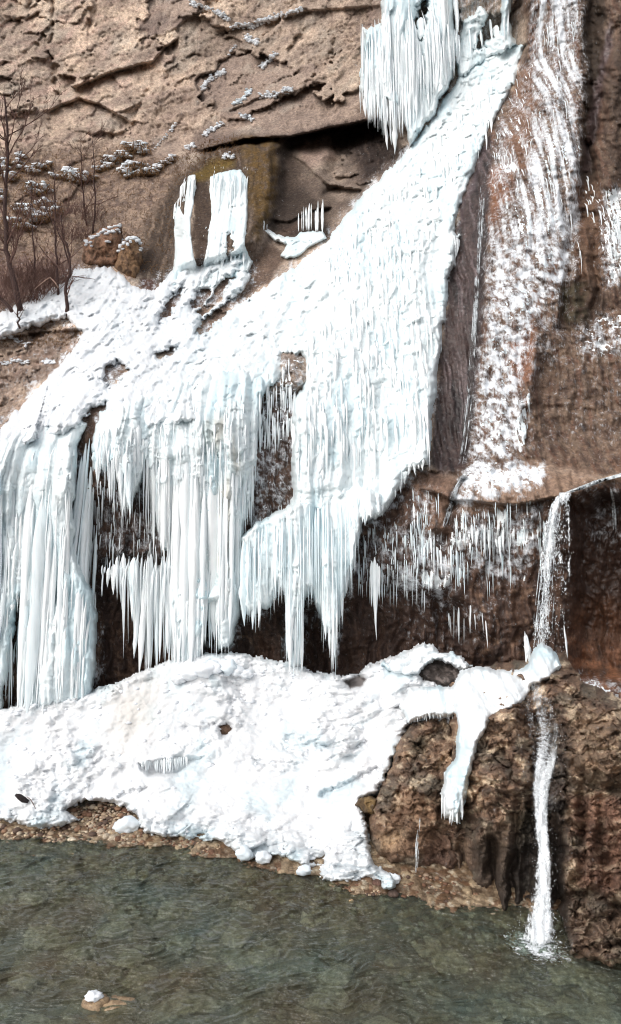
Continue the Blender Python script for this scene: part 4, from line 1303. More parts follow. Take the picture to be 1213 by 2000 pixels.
def stone_obj(name, px, py, Y, size, seed, col, squash, label, cat, amp=0.22, facet=0.2, wetv=0.2):
    b = Blobs()
    b.add(lump(ICO3, seed, amp, 1.4, squash, facet), (0, 0, 0), (size,) * 3)
    me = make_mesh(name, np.concatenate(b.co), None, np.concatenate(b.t), np.tile(col, (b.n, 1)), {'wet': np.full(b.n, wetv)})
    o = link(name, me, M_STONE)
    o.location = to_xyz(px, py, Y)
    return tag(o, label, cat)


stone_obj("stone", 441, 1426, float(bank_depth(441, 1426)) - 0.05, 0.2, 3, lin(84, 66, 54), (1, 0.9, 0.85), "brown stone poking out of a hole in the snow bank", "stone")
SBLK = [(250, 1612, 24, 15, "large snow covered boulder standing among the shore stones"), (478, 1668, 17, 14, "rounded snow lump at the water's edge, left of a pair"),
        (515, 1674, 16, 11, "flat topped snow lump at the water's edge, right of a pair"), (770, 1716, 12, 9, "small snow lump at the outer tip of the bank"), (595, 1700, 14, 10, "snow lump hanging over the waterline pebbles")]
for i, (px, py, rx, rz, lb) in enumerate(SBLK):
    Y = F * (H - 0.12) / (py + rz * 0.8 - CY)
    o = blob_obj("snow_lump", px, py, Y, rx * Y / F, 60 + i, M_SNOWP, (1, 0.8, rz / rx), 0.34, label=lb, cat="snow lump")
clods = Blobs()
k = 0
while k < 420:
    px, py = random.uniform(-30, 940), random.uniform(1300, 1730)
    edge_ = sdf(np.array([[px]]), np.array([[py]]), P_BANK)[0, 0]
    if edge_ < 1 or (edge_ > 28 and random.random() < 0.55 + 0.35 * (((px - 440) / 200) ** 2 + ((py - 1560) / 60) ** 2 < 1)):
        continue
    k += 1
    Y = float(bank_depth(px, py)) + 0.01
    s_ = random.uniform(1.5, 7.0) ** 1.0 * (0.5 + 0.5 * random.random()) * Y / F
    clods.add(lump(ICO1, k % 40, 0.35), to_xyz(px, py, Y), (s_ * random.uniform(0.9, 1.8), s_, s_ * random.uniform(0.6, 1.0)))
tag(clods.build("snow_clods", M_SNOWP), "loose clods of snow and ice scattered over the snow bank", "snow", kind='stuff')
# grey icicle comb in the hollow of the bank
comb = tag(empty("icicle_comb", to_xyz(325, 1480, 20.1)), "grey comb of short icicles in the snow bank's hollow", "icicles")
for i in range(26):
    px = 276 + i * 3.6 + random.uniform(-1, 1)
    top = 1486 - 8 * math.sin((px - 276) / 96 * 1.6)
    o = hang_part(comb, px, top, top + random.uniform(20, 34) * (0.6 + 0.4 * math.sin((px - 270) / 110 * math.pi)), random.uniform(1.4, 3), float(bank_depth(px, 1505)) - 0.14 - 0.08 * random.random())
    o.location = (o.location[0] - comb.location[0], o.location[1] - comb.location[1], o.location[2] - comb.location[2])

# ------------------------------------------------------------------ LOWER ROCKS at the right
BT = [(880, 1300, 20.6), (960, 1300, 20.4), (1060, 1290, 20.0), (1200, 1330, 19.6), (1460, 1330, 19), (900, 1400, 18.6), (980, 1400, 17.4), (1060, 1410, 17.4), (1130, 1400, 16.8), (1213, 1400, 16.6), (1460, 1400, 16.2),
      (900, 1500, 17.6), (980, 1500, 16.2), (1060, 1500, 16.5), (1130, 1500, 15.5), (1213, 1500, 15.2), (900, 1600, 17.2), (960, 1620, 15.9), (1060, 1640, 15.6), (1120, 1640, 14.9), (1213, 1640, 14.5),
      (900, 1720, 16.8), (960, 1760, 15.6), (1060, 1800, 14.9), (1120, 1800, 14.3), (1213, 1800, 13.8), (1000, 1830, 14.9), (1100, 1880, 14.0), (1213, 1900, 13.3), (1460, 1800, 13.6), (1460, 1600, 14.5)]
bt_f = tps(BT, 4e-3)
P_BUTT = [(880, 1340), (960, 1300), (1010, 1290), (1100, 1270), (1130, 1325), (1213, 1365), (1480, 1390), (1480, 1920), (1213, 1892), (1160, 1885), (1110, 1872), (1085, 1850), (1055, 1830), (1010, 1800), (975, 1790),
          (940, 1750), (915, 1735), (880, 1715), (850, 1700), (855, 1600), (880, 1500)]
BO = [(730, 1600, 17.6), (720, 1560, 18.2), (780, 1450, 19.2), (820, 1400, 20), (880, 1400, 19.8), (890, 1480, 18.8), (800, 1520, 18), (860, 1560, 17.7), (740, 1680, 17.0), (800, 1660, 16.9), (850, 1650, 17), (900, 1600, 17.5),
      (900, 1700, 16.8), (780, 1695, 17.0), (860, 1710, 16.7)]
bo_f = tps(BO, 4e-3)
P_BOULD = [(722, 1590), (735, 1555), (765, 1495), (770, 1460), (800, 1418), (830, 1402), (870, 1398), (893, 1412), (897, 1450), (915, 1520), (910, 1640), (900, 1715), (850, 1706), (800, 1700), (760, 1690), (728, 1665), (722, 1625)]


def rock_patch(name, poly, yf, relief, colour, label, cat, edge=26, back=1.2, step=2.0, mat=None, wetf=None, rag=7):
    xs, ys = [p[0] for p in poly], [p[1] for p in poly]
    ax = axis(max(min(xs), -275) - 6, min(max(xs), 1220), min(max(xs), 1221), max(xs) + 6, step, 9) if max(xs) > 1221 else np.arange(min(xs) - 6, max(xs) + 7, step, dtype=f32)
    if max(xs) > 1221:
        ax = np.concatenate([np.arange(min(xs) - 6, 1221, step), np.arange(1222, max(xs) + 6, 9)]).astype(f32)
    ay = np.arange(min(ys) - 6, max(ys) + 7, step, dtype=f32)
    px, py = np.meshgrid(ax, ay)
    jx = rag * fbm(px / 20, py / 20, 3, 911)
    jy = rag * fbm(px / 20, py / 20, 3, 912)
    s = sdf(px + jx, py + jy, poly)
    ysm = yf(px, py)
    X, _, Z = to_xyz(px, py, ysm)
    r = relief(px, py, X, Z, s)
    t = np.clip(s / edge, 0, 1)
    prof = np.sqrt(np.clip(1 - (1 - t) ** 2, 0, 1))
    Y = ysm + back * (1 - prof) - r * (0.3 + 0.7 * prof)
    o = link(name, grid_mesh(name, px, py, Y, s > -2, colour(px, py, X, Z, s, r), {'wet': wetf(px, py) if wetf else np.full(px.shape, 0.3)}), mat or M_TUFA)
    if label:
        tag(o, label, cat)
    return o, Field(ax, ay, Y.astype(f32))


def tufa_relief(seed, big=0.35, fl=0.25):
    def f(px, py, X, Z, s):
        X, Z = (px - CX) * 0.0108, -py * 0.0108
        u = X + 0.12 * fbm(X * 2.5, Z * 2.5, 3, seed)
        v = Z + 0.12 * fbm(X * 2.5, Z * 2.5, 3, seed + 1)
        up = sstep(1690, 1560, py + 30 * fbm(px / 60, py / 60, 2, seed + 2))
        a = big * fbm(X * 0.9, Z * 0.8, 3, seed + 3)
        k1, i1, g1 = domes(u * 1.5, v * 2.0, seed + 4)
        k2, i2, g2 = domes(u * 3.6, v * 4.6, seed + 5)
        k3, i3, g3 = domes(u * 8.0, v * 10.0, seed + 6)
        mk = sstep(-0.35, 0.35, fbm(X * 1.4, Z * 1.4, 2, seed + 11))
        b = 0.6 * k1 * (i1 - 0.2) + 0.2 * k2 * (i2 - 0.15) * (0.3 + mk) + 0.08 * k3 * i3 * (1.2 - mk) + 0.3 * blocks(u * 2.2, v * 3.2, seed + 12, 1.4, 0.25, 0.08) * (1.1 - 0.6 * mk) + 0.12 * blocks(u * 5, v * 7, seed + 13, 1.4, 0.2, 0.1) + 0.16 * fbm(u * 5, v * 7, 4, seed + 9, 0.6) - 0.12 * sstep(0.2, 0.0, g2) * (i2 > 0.4)
        c = fl * ridged(X * 1.6 + 0.2 * fbm(X, Z, 2, seed), Z * 0.25, 3, seed + 7) + 0.06 * fbm(X * 9, Z * 1.4, 3, seed + 8)
        up = np.maximum(up, sstep(1085, 1120, px))
        return a + b * (0.25 + 0.75 * up) + c * (1 - 0.7 * up)
    return f


def tufa_colour(seed, patches):
    def f(px, py, X, Z, s, r):
        X, Z = (px - CX) * 0.0108, -py * 0.0108
        n = fbm(X * 1.6, Z * 1.6, 4, seed)[..., None]
        n2 = fbm(X * 3.0, Z * 4.4, 5, seed + 1, 0.62)[..., None]
        nv = fbm(X * 5.0, Z * 0.5, 3, seed + 2)[..., None]
        c = mixc(lin(92, 64, 46), lin(140, 108, 78), sstep(-0.3, 0.45, n))
        c = mixc(c, lin(190, 166, 132), sstep(0.05, 0.4, n2) * np.maximum(sstep(1700, 1560, py), sstep(1085, 1120, px))[..., None] * 0.85)
        c = mixc(c, lin(58, 44, 36), sstep(0.0, 0.5, -n2) * 0.7)
        lowm = (sstep(1560, 1720, py) * sstep(1120, 1085, px))[..., None]
        c = mixc(c, mixc(lin(58, 46, 38), lin(96, 78, 62), sstep(-0.2, 0.5, nv)), lowm * 0.8)
        c = mixc(c, lin(112, 108, 90), sstep(0.0, 0.5, -n) * 0.45)
        _, _, kid, _, _ = voro(X * 3.6 + 0.3 * n[..., 0], Z * 4.6 + 0.3 * n2[..., 0], seed + 5)
        c = c * (0.82 + 0.4 * kid[..., None])
        for poly, cc, k in patches:
            w = sstep(-14, 14, sdf(px + 12 * n[..., 0], py + 12 * n2[..., 0], poly)) * k
            c = mixc(c, cc * (0.75 + 0.5 * kid[..., None]), w[..., None])
        l_ = (c @ np.array([0.3, 0.55, 0.15], f32))[..., None]
        return (l_ + (c - l_) * 0.64) * 1.5
    return f


tr_ = tufa_relief(921)


def butt_relief(px, py, X, Z, s):
    r = tr_(px, py, X, Z, s)
    wob = 14 * fbm(px / 50, py / 60, 3, 929)
    for pts, w_, a_ in [([(1040, 1420), (1056, 1500), (1046, 1600), (1040, 1720), (1044, 1860)], 30, 0.9), ([(1085, 1600), (1088, 1700), (1086, 1850)], 16, 0.7), ([(1010, 1560), (1004, 1660), (1000, 1800)], 9, 0.55),
                        ([(958, 1640), (962, 1720), (968, 1790)], 9, 0.6), ([(905, 1560), (900, 1640), (915, 1730)], 8, 0.5), ([(1130, 1540), (1140, 1640), (1128, 1720)], 10, 0.5), ([(1100, 1480), (1150, 1530), (1213, 1545)], 9, 0.45),
                        ([(1100, 1760), (1150, 1740), (1213, 1770)], 10, 0.55), ([(1180, 1560), (1175, 1640), (1190, 1730)], 8, 0.4)]:
        r = r - a_ * np.exp(-(dist_line(px + wob, py, pts) / w_) ** 2)
    return r


buttress, bud = rock_patch("rock_buttress", P_BUTT, bt_f, butt_relief, tufa_colour(941, [
    ([(1010, 1620), (1040, 1560), (1110, 1560), (1110, 1860), (980, 1800)], lin(38, 34, 32), 0.85),
    ([(1040, 1400), (1120, 1420), (1110, 1600), (1040, 1560)], lin(48, 44, 42), 0.7),
    ([(920, 1650), (1000, 1600), (1010, 1800), (940, 1760)], lin(54, 44, 36), 0.7),
    ([(1120, 1560), (1480, 1540), (1480, 1740), (1140, 1740)], lin(112, 70, 48), 0.6),
    ([(1080, 1760), (1480, 1790), (1480, 1900), (1090, 1880)], lin(70, 56, 46), 0.5),
    ([(1120, 1380), (1213, 1400), (1213, 1540), (1110, 1530)], lin(118, 94, 66), 0.5),
    ([(1000, 1600), (1030, 1560), (1040, 1600), (1020, 1640)], lin(52, 52, 36), 0.6)]),
    "rugged brown tufa buttress carrying the lower waterfall into the river", "rock buttress", wetf=lambda px, py: 0.3 + 0.5 * np.exp(-((px - 1060) / 60) ** 2))
boulder, bod = rock_patch("mossy_boulder", P_BOULD, bo_f, tufa_relief(961, 0.3, 0.15), tufa_colour(981, [
    ([(728, 1600), (790, 1540), (880, 1560), (890, 1660), (740, 1680)], lin(122, 84, 46), 0.45),
    ([(840, 1640), (900, 1600), (905, 1710), (800, 1700)], lin(76, 48, 36), 0.6),
    ([(800, 1440), (840, 1440), (835, 1480), (800, 1480)], lin(52, 50, 32), 0.7),
    ([(740, 1630), (790, 1620), (780, 1655), (740, 1655)], lin(186, 152, 100), 0.4)]),
    "big golden brown tufa boulder between the snow bank and the ice tongue", "boulder", back=0.9, edge=30)
flat_rock, _ = rock_patch("flat_rock", [(692, 1572), (700, 1560), (722, 1554), (736, 1562), (732, 1590), (712, 1588), (704, 1578)], tps([(690, 1570, 18.3), (740, 1560, 18.2), (720, 1590, 17.9), (710, 1560, 18.4)]),
                          lambda px, py, X, Z, s: 0.06 * blocks(X * 5, Z * 9, 7), lambda px, py, X, Z, s, r: mixc(lin(128, 106, 72), lin(86, 70, 50), sstep(-0.3, 0.3, fbm(X * 6, Z * 6, 3, 4))[..., None]),
                          "small flat olive rock jutting from the snow beside the boulder", "rock", edge=8, back=0.3, rag=2, step=1.5)
# knobs of tufa on the left ledge
for i, (poly, y0, cc, lb) in enumerate([
        ([(160, 500), (166, 470), (195, 448), (235, 436), (240, 470), (238, 520), (200, 525), (165, 520)], 31.6, lin(140, 108, 88), "broad snow topped tufa knob on the left ledge"),
        ([(224, 520), (232, 480), (250, 458), (272, 462), (276, 500), (274, 555), (258, 552), (235, 535)], 31.0, lin(132, 104, 78), "narrow frosted tufa knob beside the brown recess")]):
    o, kd = rock_patch("tufa_knob", poly, (lambda px, py, y0=y0: np.full(px.shape, y0, f32) + (600 - py) * 0.006), lambda px, py, X, Z, s: 0.25 * fbm(X * 1.2, Z * 1.2, 3, 55) + 0.12 * ridged(X * 4, Z * 4, 3, 56),
                       (lambda px, py, X, Z, s, r, cc=cc: mixc(cc, lin(84, 62, 46), sstep(-0.2, 0.4, fbm(X * 5, Z * 3, 3, 57))[..., None])), lb, "tufa knob", edge=18, back=0.9, step=1.8, rag=4)
    cap = Blobs()
    for k in range(34):
        px = poly[1][0] + (poly[4][0] - poly[1][0]) * random.random()
        ytop = np.interp(px, [p[0] for p in poly[:5]], [p[1] for p in poly[:5]])
        py = ytop + abs(random.gauss(0, 9)) + 2
        Y = float(kd(px, py)) - 0.05
        cap.add(lump(ICO1, k, 0.2), to_xyz(px, py, Y), np.array([random.uniform(3, 7), 5, random.uniform(1.8, 3.5)]) * Y / F)
    cap.build("snow_cap", M_SNOWP, o)


# ledge ice of the lower right and its tongue, lying on those rocks
def over_sheet(name, poly, yf, thick, relief, label, cat, edge=9, rag=4, back=0.25, step=1.8):
    xs, ys = [p[0] for p in poly], [p[1] for p in poly]
    ax, ay = np.arange(min(xs) - 6, max(xs) + 7, step, dtype=f32), np.arange(min(ys) - 6, max(ys) + 7, step, dtype=f32)
    px, py = np.meshgrid(ax, ay)
    jx, jy = rag * fbm(px / 14, py / 28, 3, 1011), rag * fbm(px / 14, py / 20, 3, 1012)
    s = sdf(px + jx, py + jy, poly)
    ysm = yf(px, py)
    X, _, Z = to_xyz(px, py, ysm)
    r = relief(px, py, X, Z)
    t = np.clip(s / edge, 0, 1)
    prof = np.sqrt(np.clip(1 - (1 - t) ** 2, 0, 1))
    Y = ysm + back - (back + thick + r) * prof
    col = mixc(lin(246, 250, 252), lin(222, 240, 246), sstep(0.0, 0.5, fbm(X * 1.3, Z * 0.8, 3, 1013))[..., None])
    o = link(name, grid_mesh(name, px, py, Y, s > -2, col * 0.9), M_ICE)
    tag(o, label, cat)
    return o, Field(ax, ay, np.where(s > 0, Y, ysm).astype(f32))


led_y = tps([(880, 1330, 20.3), (960, 1300, 20.4), (1060, 1280, 20.2), (1100, 1300, 19.8), (900, 1400, 18.7), (960, 1390, 18.2), (1030, 1370, 18.4), (870, 1560, 17.0), (900, 1560, 16.9), (880, 1610, 16.9), (930, 1480, 17.1), (900, 1500, 17.4)])
P_TONGUE = [(880, 1345), (900, 1310), (935, 1302), (975, 1310), (1010, 1305), (1030, 1300), (1045, 1265), (1060, 1255), (1085, 1275), (1100, 1300), (1075, 1325), (1040, 1340), (1020, 1375), (985, 1392), (960, 1405),
            (935, 1450), (922, 1500), (910, 1560), (896, 1605), (884, 1600), (866, 1596), (862, 1550), (868, 1510), (890, 1480), (893, 1420), (888, 1390)]
tongue, tgd = over_sheet("ice_tongue", P_TONGUE, led_y, 0.3, lambda px, py, X, Z: 0.25 * flutes(X, Z, 1021, 0.22) + 0.5 * scales(X, Z, 1031, 0.3, 1.2) + 0.3 * domes((px - CX) * 0.025, py * 0.02, 1033)[0] + 0.12 * domes((px - CX) * 0.06, py * 0.05, 1034)[0], "white ice tongue draped over the rocks between boulder and waterfall", "ice tongue")
row(tongue, tgd, [(862, 1560), (905, 1560)], [(862, 1598), (880, 1612), (905, 1595)], 9, (2.5, 4.5), 15, 6)
row(tongue, tgd, [(950, 1340), (1040, 1310)], [(950, 1400), (1040, 1345)], 16, (4, 7), 12, 12, True, 0.1)
row(tongue, tgd, [(1020, 1240), (1032, 1235)], [(1020, 1300), (1032, 1300)], 3, (4, 6), 6, 5, True, -0.2)
row(tongue, tgd, [(1098, 1225), (1106, 1222)], [(1098, 1290), (1106, 1285)], 2, (3, 5), 4, 5, True, -0.2)
P_BROW = [(780, 1380), (800, 1345), (860, 1340), (895, 1345), (900, 1390), (880, 1400), (840, 1398), (800, 1410)]
brow_y = tps([(780, 1390, 20.4), (800, 1345, 20.8), (890, 1345, 20.2), (890, 1400, 19.3), (830, 1400, 19.5)])
brow, brd = over_sheet("ice_brow", P_BROW, brow_y, 0.15, lambda px, py, X, Z: 0.6 * flutes(X, Z, 1041, 0.2), "brow of snow with short icicles along the boulder's top", "ice", back=0.3)
row(brow, brd, [(800, 1385), (892, 1375)], [(800, 1412), (850, 1402), (892, 1405)], 24, (2, 4), 8, 8, False, 0.15)
dark, _ = rock_patch("dark_rock", [(812, 1310), (830, 1285), (860, 1278), (905, 1290), (905, 1335), (860, 1345), (820, 1335)], tps([(812, 1310, 21.9), (860, 1280, 22.2), (905, 1300, 21.6), (860, 1340, 21.4)]),
                     lambda px, py, X, Z, s: 0.12 * blocks(X * 2.5, Z * 4, 17), lambda px, py, X, Z, s, r: mixc(lin(62, 56, 54), lin(110, 102, 100), sstep(0, 0.4, fbm(X * 5, Z * 5, 3, 14))[..., None]),
                     "dark wet rock hump under the snow at the wall's foot", "rock", edge=14, back=0.4, wetf=lambda px, py: np.full(px.shape, 0.7), rag=4)
P_CREST = [(735, 1302), (765, 1288), (795, 1278), (815, 1264), (828, 1254), (846, 1262), (856, 1272), (880, 1274), (905, 1288), (925, 1300), (905, 1310), (880, 1296), (856, 1290), (836, 1298), (822, 1316), (800, 1320), (770, 1312)]
crest, _ = over_sheet("snow_crest", P_CREST, tps([(735, 1305, 22.1), (828, 1255, 22.2), (925, 1300, 21.4), (820, 1320, 21.6), (770, 1310, 21.9), (905, 1310, 21.3)]), 0.1,
                      lambda px, py, X, Z: 0.5 * scales(X, Z, 1051, 0.3, 1.0) + 0.2 * domes((px - CX) * 0.045, py * 0.05, 1053)[0] + 0.08 * domes((px - CX) * 0.11, py * 0.12, 1054)[0],
                      "ragged snow crest over the dark rock at the wall's foot", "snow", edge=7, rag=7, back=0.35)

# ------------------------------------------------------------------ FALLING WATER
def stream(tb, pts, Yf, n, spread, r, jitter, seg=18):
    """pts: (px, py, half width) down the fall"""
    P = np.array(pts, float)
    for i in range(n):
        a0 = random.random() * 0.75
        a1 = min(1, a0 + random.uniform(0.12, 0.5))
        t = np.linspace(a0, a1, seg) * (len(P) - 1)
        o0 = np.clip(random.gauss(0, 0.5), -1, 1)
        cx_ = np.interp(t, np.arange(len(P)), P[:, 0]) + o0 * np.interp(t, np.arange(len(P)), P[:, 2])
        cy_ = np.interp(t, np.arange(len(P)), P[:, 1])
        wob = np.cumsum(np.random.default_rng(i).normal(0, jitter, seg))
        Y = np.array([float(Yf(x, y)) for x, y in zip(cx_, cy_)]) - 0.08 - 0.12 * random.random()
        X, YY, Z = to_xyz(cx_ + wob, cy_, Y)
        rr = random.uniform(*r) * Y / F * np.sin(np.linspace(0.25, math.pi - 0.1, seg)) * (0.6 + 0.8 * np.random.default_rng(i + 900).random(seg))
        tb.add(np.stack([X, YY, Z], -1), rr, 5, cap=False)


def drops(n, fn, r):
    b = Blobs()
    octa = (np.array([[1, 0, 0], [-1, 0, 0], [0, 1, 0], [0, -1, 0], [0, 0, 1.6], [0, 0, -1.6]], f32), np.array([[0, 2, 4], [2, 1, 4], [1, 3, 4], [3, 0, 4], [2, 0, 5], [1, 2, 5], [3, 1, 5], [0, 3, 5]]))
    for i in range(n):
        px, py, Y = fn()
        s = random.uniform(*r) * Y / F
        b.add(octa, to_xyz(px, py, Y), (s, s, s))
    return b


fall = empty("waterfall", to_xyz(1062, 1860, 14.2))
tag(fall, "white waterfall dropping from the rock shelf over the buttress into the river", "waterfall")


def rel_to(o, root):
    o.parent = root
    o.location = tuple(-v for v in root.location)
    return o


up_pts = [(1104, 962, 14), (1094, 985, 20), (1086, 1040, 30), (1082, 1120, 36), (1076, 1200, 40), (1070, 1292, 44)]
Yup = lambda x, y: 21.55 - 0.25 * min(max((y - 960) / 300, 0), 1)
low_pts = [(1046, 1335, 26), (1058, 1390, 44), (1068, 1430, 50), (1066, 1480, 48), (1058, 1540, 40), (1060, 1600, 30), (1064, 1660, 28), (1062, 1720, 32), (1058, 1780, 38), (1054, 1852, 50)]
Ylow = lambda x, y: min(float(bud(x, y)) - 0.1, float(np.interp(y, [1335, 1480, 1600, 1852], [19.0, 16.7, 15.6, 14.1])))


def veil(name, pts, Yf, mat, flow, off, seed, cols=25, rows_=150):
    P = np.array(pts, float)
    t = np.linspace(0, len(P) - 1, rows_)
    cx_, cy_, hw = (np.interp(t, np.arange(len(P)), P[:, k]) for k in (0, 1, 2))
    u = np.linspace(-1, 1, cols)
    px = cx_[:, None] + u[None] * hw[:, None]
    py = np.repeat(cy_[:, None], cols, 1)
    Y = np.array([[float(Yf(a, b)) for a, b in zip(r1, r2)] for r1, r2 in zip(px, py)]) - off - 0.08 * fbm(px / 9, py / 40, 3, seed)
    fl = flow(u[None] * np.ones(py.shape), py) + 0.12 * fbm(px / 16, py / 70, 2, seed + 1)
    rel_to(link(name, grid_mesh(name, px, py, Y.astype(f32), None, None, {'flow': fl}), mat), fall)


def flow_up(u, y):
    k = sstep(960, 1290, y)
    core = 0.46 - 0.6 * np.abs(u + 0.42 - 0.1 * k) - 0.22 * k                  # white braids on the left side
    rim_ = 0.34 - 5.0 * np.abs(u - 0.86) - 0.15 * k                               # thin line at the right edge
    lip = 0.4 * sstep(1010, 962, y) - 0.3 * u * u
    return np.maximum(np.maximum(core, rim_), np.maximum(lip, 0.14 - 0.12 * k - 0.3 * u ** 4)) - 0.5 * sstep(0.8, 1.0, np.abs(u)) * (u < 0)


def flow_low(u, y):
    top = sstep(1520, 1380, y)
    core = (0.66 - 1.1 * np.abs(u + 0.05)) * (1 - top) + (0.36 - 0.3 * np.abs(u)) * top
    core = core + 0.28 * fbm(u * 2.2 + 0.3 * np.sin(y / 60), y / 260, 2, 88)
    return core - 0.6 * sstep(0.7, 1.0, np.abs(u)) - 0.1 * sstep(1370, 1335, y) + 0.2 * sstep(1740, 1820, y) - 0.45 * sstep(1832, 1852, y)


veil("upper_veil", up_pts, Yup, M_FALL_UP, flow_up, 0.0, 4)
veil("upper_veil", up_pts, Yup, M_FALL_UP, flow_up, 0.16, 24)
veil("lower_veil", low_pts, Ylow, M_FALL_LOW, flow_low, 0.0, 5)
veil("lower_veil", low_pts, Ylow, M_FALL_LOW, lambda u, y: flow_low(u, y) - 0.08, 0.14, 15)
veil("lower_veil", low_pts, Ylow, M_FALL_LOW, lambda u, y: flow_low(u, y) - 0.15, 0.28, 35)
tb = Tubes()
stream(tb, [(p[0] - p[2] * 0.4, p[1], p[2] * 0.5) for p in up_pts], Yup, 24, 1, (0.5, 1.1), 0.03)
rel_to(tb.build("upper_strands", M_FALL), fall)


def dfn():
    if random.random() < 0.4:
        t = random.random() ** 0.7 * 5
        c, y, w = (np.interp(t, range(6), [p[k] for p in up_pts]) for k in (0, 1, 2))
        x = c + random.gauss(-0.1, 0.5) * w
        return x, y, Yup(x, y) - 0.2 * random.random()
    t = random.random() * 9
    c, y, w = (np.interp(t, range(10), [p[k] for p in low_pts]) for k in (0, 1, 2))
    x = c + random.gauss(0, 0.42) * w
    return x, y, Ylow(x, y) - 0.1 - 0.3 * random.random()


rel_to(drops(700, dfn, (0.35, 0.8)).build("droplets", M_DROP), fall)
bpy.data.objects["droplets"]['kind'] = 'stuff'
foam = Blobs()
for k in range(500):
    a = random.uniform(0, 6.28)
    q = random.random() ** 1.0
    px, py = 1048 + 66 * q * math.cos(a), 1848 + 26 * q * math.sin(a)
    py += (px - 1040) * 0.30
    Y = F * H / (py - CY)
    s = random.uniform(0.8, 3.6) * (1.15 - 0.8 * q) * Y / F
    foam.add(lump(ICO1, k % 9, 0.3), to_xyz(px, py, Y), (s * 1.8, s * 1.8, s * (0.25 + 0.5 * (1 - q))))
rel_to(foam.build("splash_foam", M_DROP), fall)
foam_o = bpy.data.objects["splash_foam"]
foam_o['kind'] = 'stuff'


# foam sheet on the water, broken by its own noise
fu, fv = np.meshgrid(np.linspace(-1, 1, 60), np.linspace(-1, 1, 60))
fX, fY = (1052 - CX) / F * 14.1 + 0.95 * fu - 0.1 * fv, 14.05 + 0.85 * fv
fco = np.stack([fX, fY, 0.035 + 0.03 * fbm(fX * 5, fY * 5, 3, 8)], -1).reshape(-1, 3)
ids = np.arange(3600).reshape(60, 60)
fq_ = np.stack([ids[:-1, :-1], ids[:-1, 1:], ids[1:, 1:], ids[1:, :-1]], -1).reshape(-1, 4)
ffl = 0.62 - 0.95 * np.sqrt(fu ** 2 + fv ** 2) + 0.2 * fbm(fX * 3, fY * 3, 3, 18)
M_FOAM = veil_material("foam", 7, 7, 1.1, 1.5)
rel_to(link("foam_sheet", make_mesh("foam_sheet", fco, fq_, attrs={'flow': ffl.ravel()}), M_FOAM), fall)


def sfn():
    a = random.uniform(-3.3, 0.2)
    q = random.random() ** 0.6
    px, z = 1048 + 58 * q * math.cos(a), random.random() ** 2 * 0.6
    Y = 14.2 + 0.35 * math.sin(a)
    return px, CY + (H - z) * F / Y, Y


rel_to(drops(260, sfn, (0.3, 0.8)).build("splash_drops", M_DROP), fall)
bpy.data.objects["splash_drops"]['kind'] = 'stuff'


def trickle(name, pts, n, r, label, field, jit=0.008, mat=None):
    tb = Tubes()
    stream(tb, pts, field, n, 1, r, jit)
    o = tb.build(name, mat or M_FALL)
    return tag(o, label, "trickle")


trickle("water_trickle", [(948, 320, 5), (940, 420, 6), (934, 520, 6), (928, 640, 6), (918, 760, 6), (906, 860, 6), (896, 915, 6)], 26, (0.5, 1.0), "thin water trickle running down the dark wet channel", lambda x, y: float(cliff_depth(x, y)) + 0.06, mat=M_VEIL)
trickle("water_trickle", [(912, 920, 6), (895, 950, 7), (880, 985, 6), (866, 1030, 5)], 36, (0.5, 1.3), "small stream spilling over the rock shelf left of its frost cap", lambda x, y: float(cliff_depth(x, y)) + 0.06)
trickle("shelf_stream", [(1290, 905, 8), (1213, 928, 9), (1170, 940, 10), (1130, 955, 9), (1108, 962, 7)], 110, (0.8, 2.0), "white stream running along the shelf to the waterfall's lip", lambda x, y: float(min(cliff_depth(x, y), cliff_depth(x, y + 10))) - 0.02)
trickle("water_trickle", [(1196, 950, 6), (1200, 1000, 7), (1202, 1040, 6)], 16, (0.6, 1.3), "short trickle dropping from the shelf at the right edge", lambda x, y: float(cliff_depth(x, y)) + 0.04)
trickle("water_trickle", [(820, 1590, 2), (816, 1640, 3), (812, 1705, 3)], 14, (0.5, 1.0), "thread of water dripping off the golden boulder", lambda x, y: 16.75)

# ------------------------------------------------------------------ RIVER BED, WATER
SH = [(-400, 1640), (0, 1640), (60, 1644), (140, 1640), (200, 1652), (270, 1652), (330, 1656), (430, 1676), (520, 1694), (600, 1714), (700, 1742), (800, 1756), (900, 1762), (940, 1764), (975, 1772), (1100, 1775), (1213, 1775), (1700, 1775)]
shx = np.array([(p[0] - CX) * (F * H / (p[1] - CY)) / F for p in SH])
shy = np.array([F * H / (p[1] - CY) for p in SH])


def bed_z(X, Y):
    d = np.interp(X, shx, shy) - Y + 0.35 * fbm(X * 0.8, Y * 0.8, 3, 1101)        # >0: out in the river
    return np.where(d > 0, -0.55 * (1 - np.exp(-np.maximum(d, 0) / 2.2)) - 0.02, np.minimum(-d * 0.13, 0.5) + 0.01)


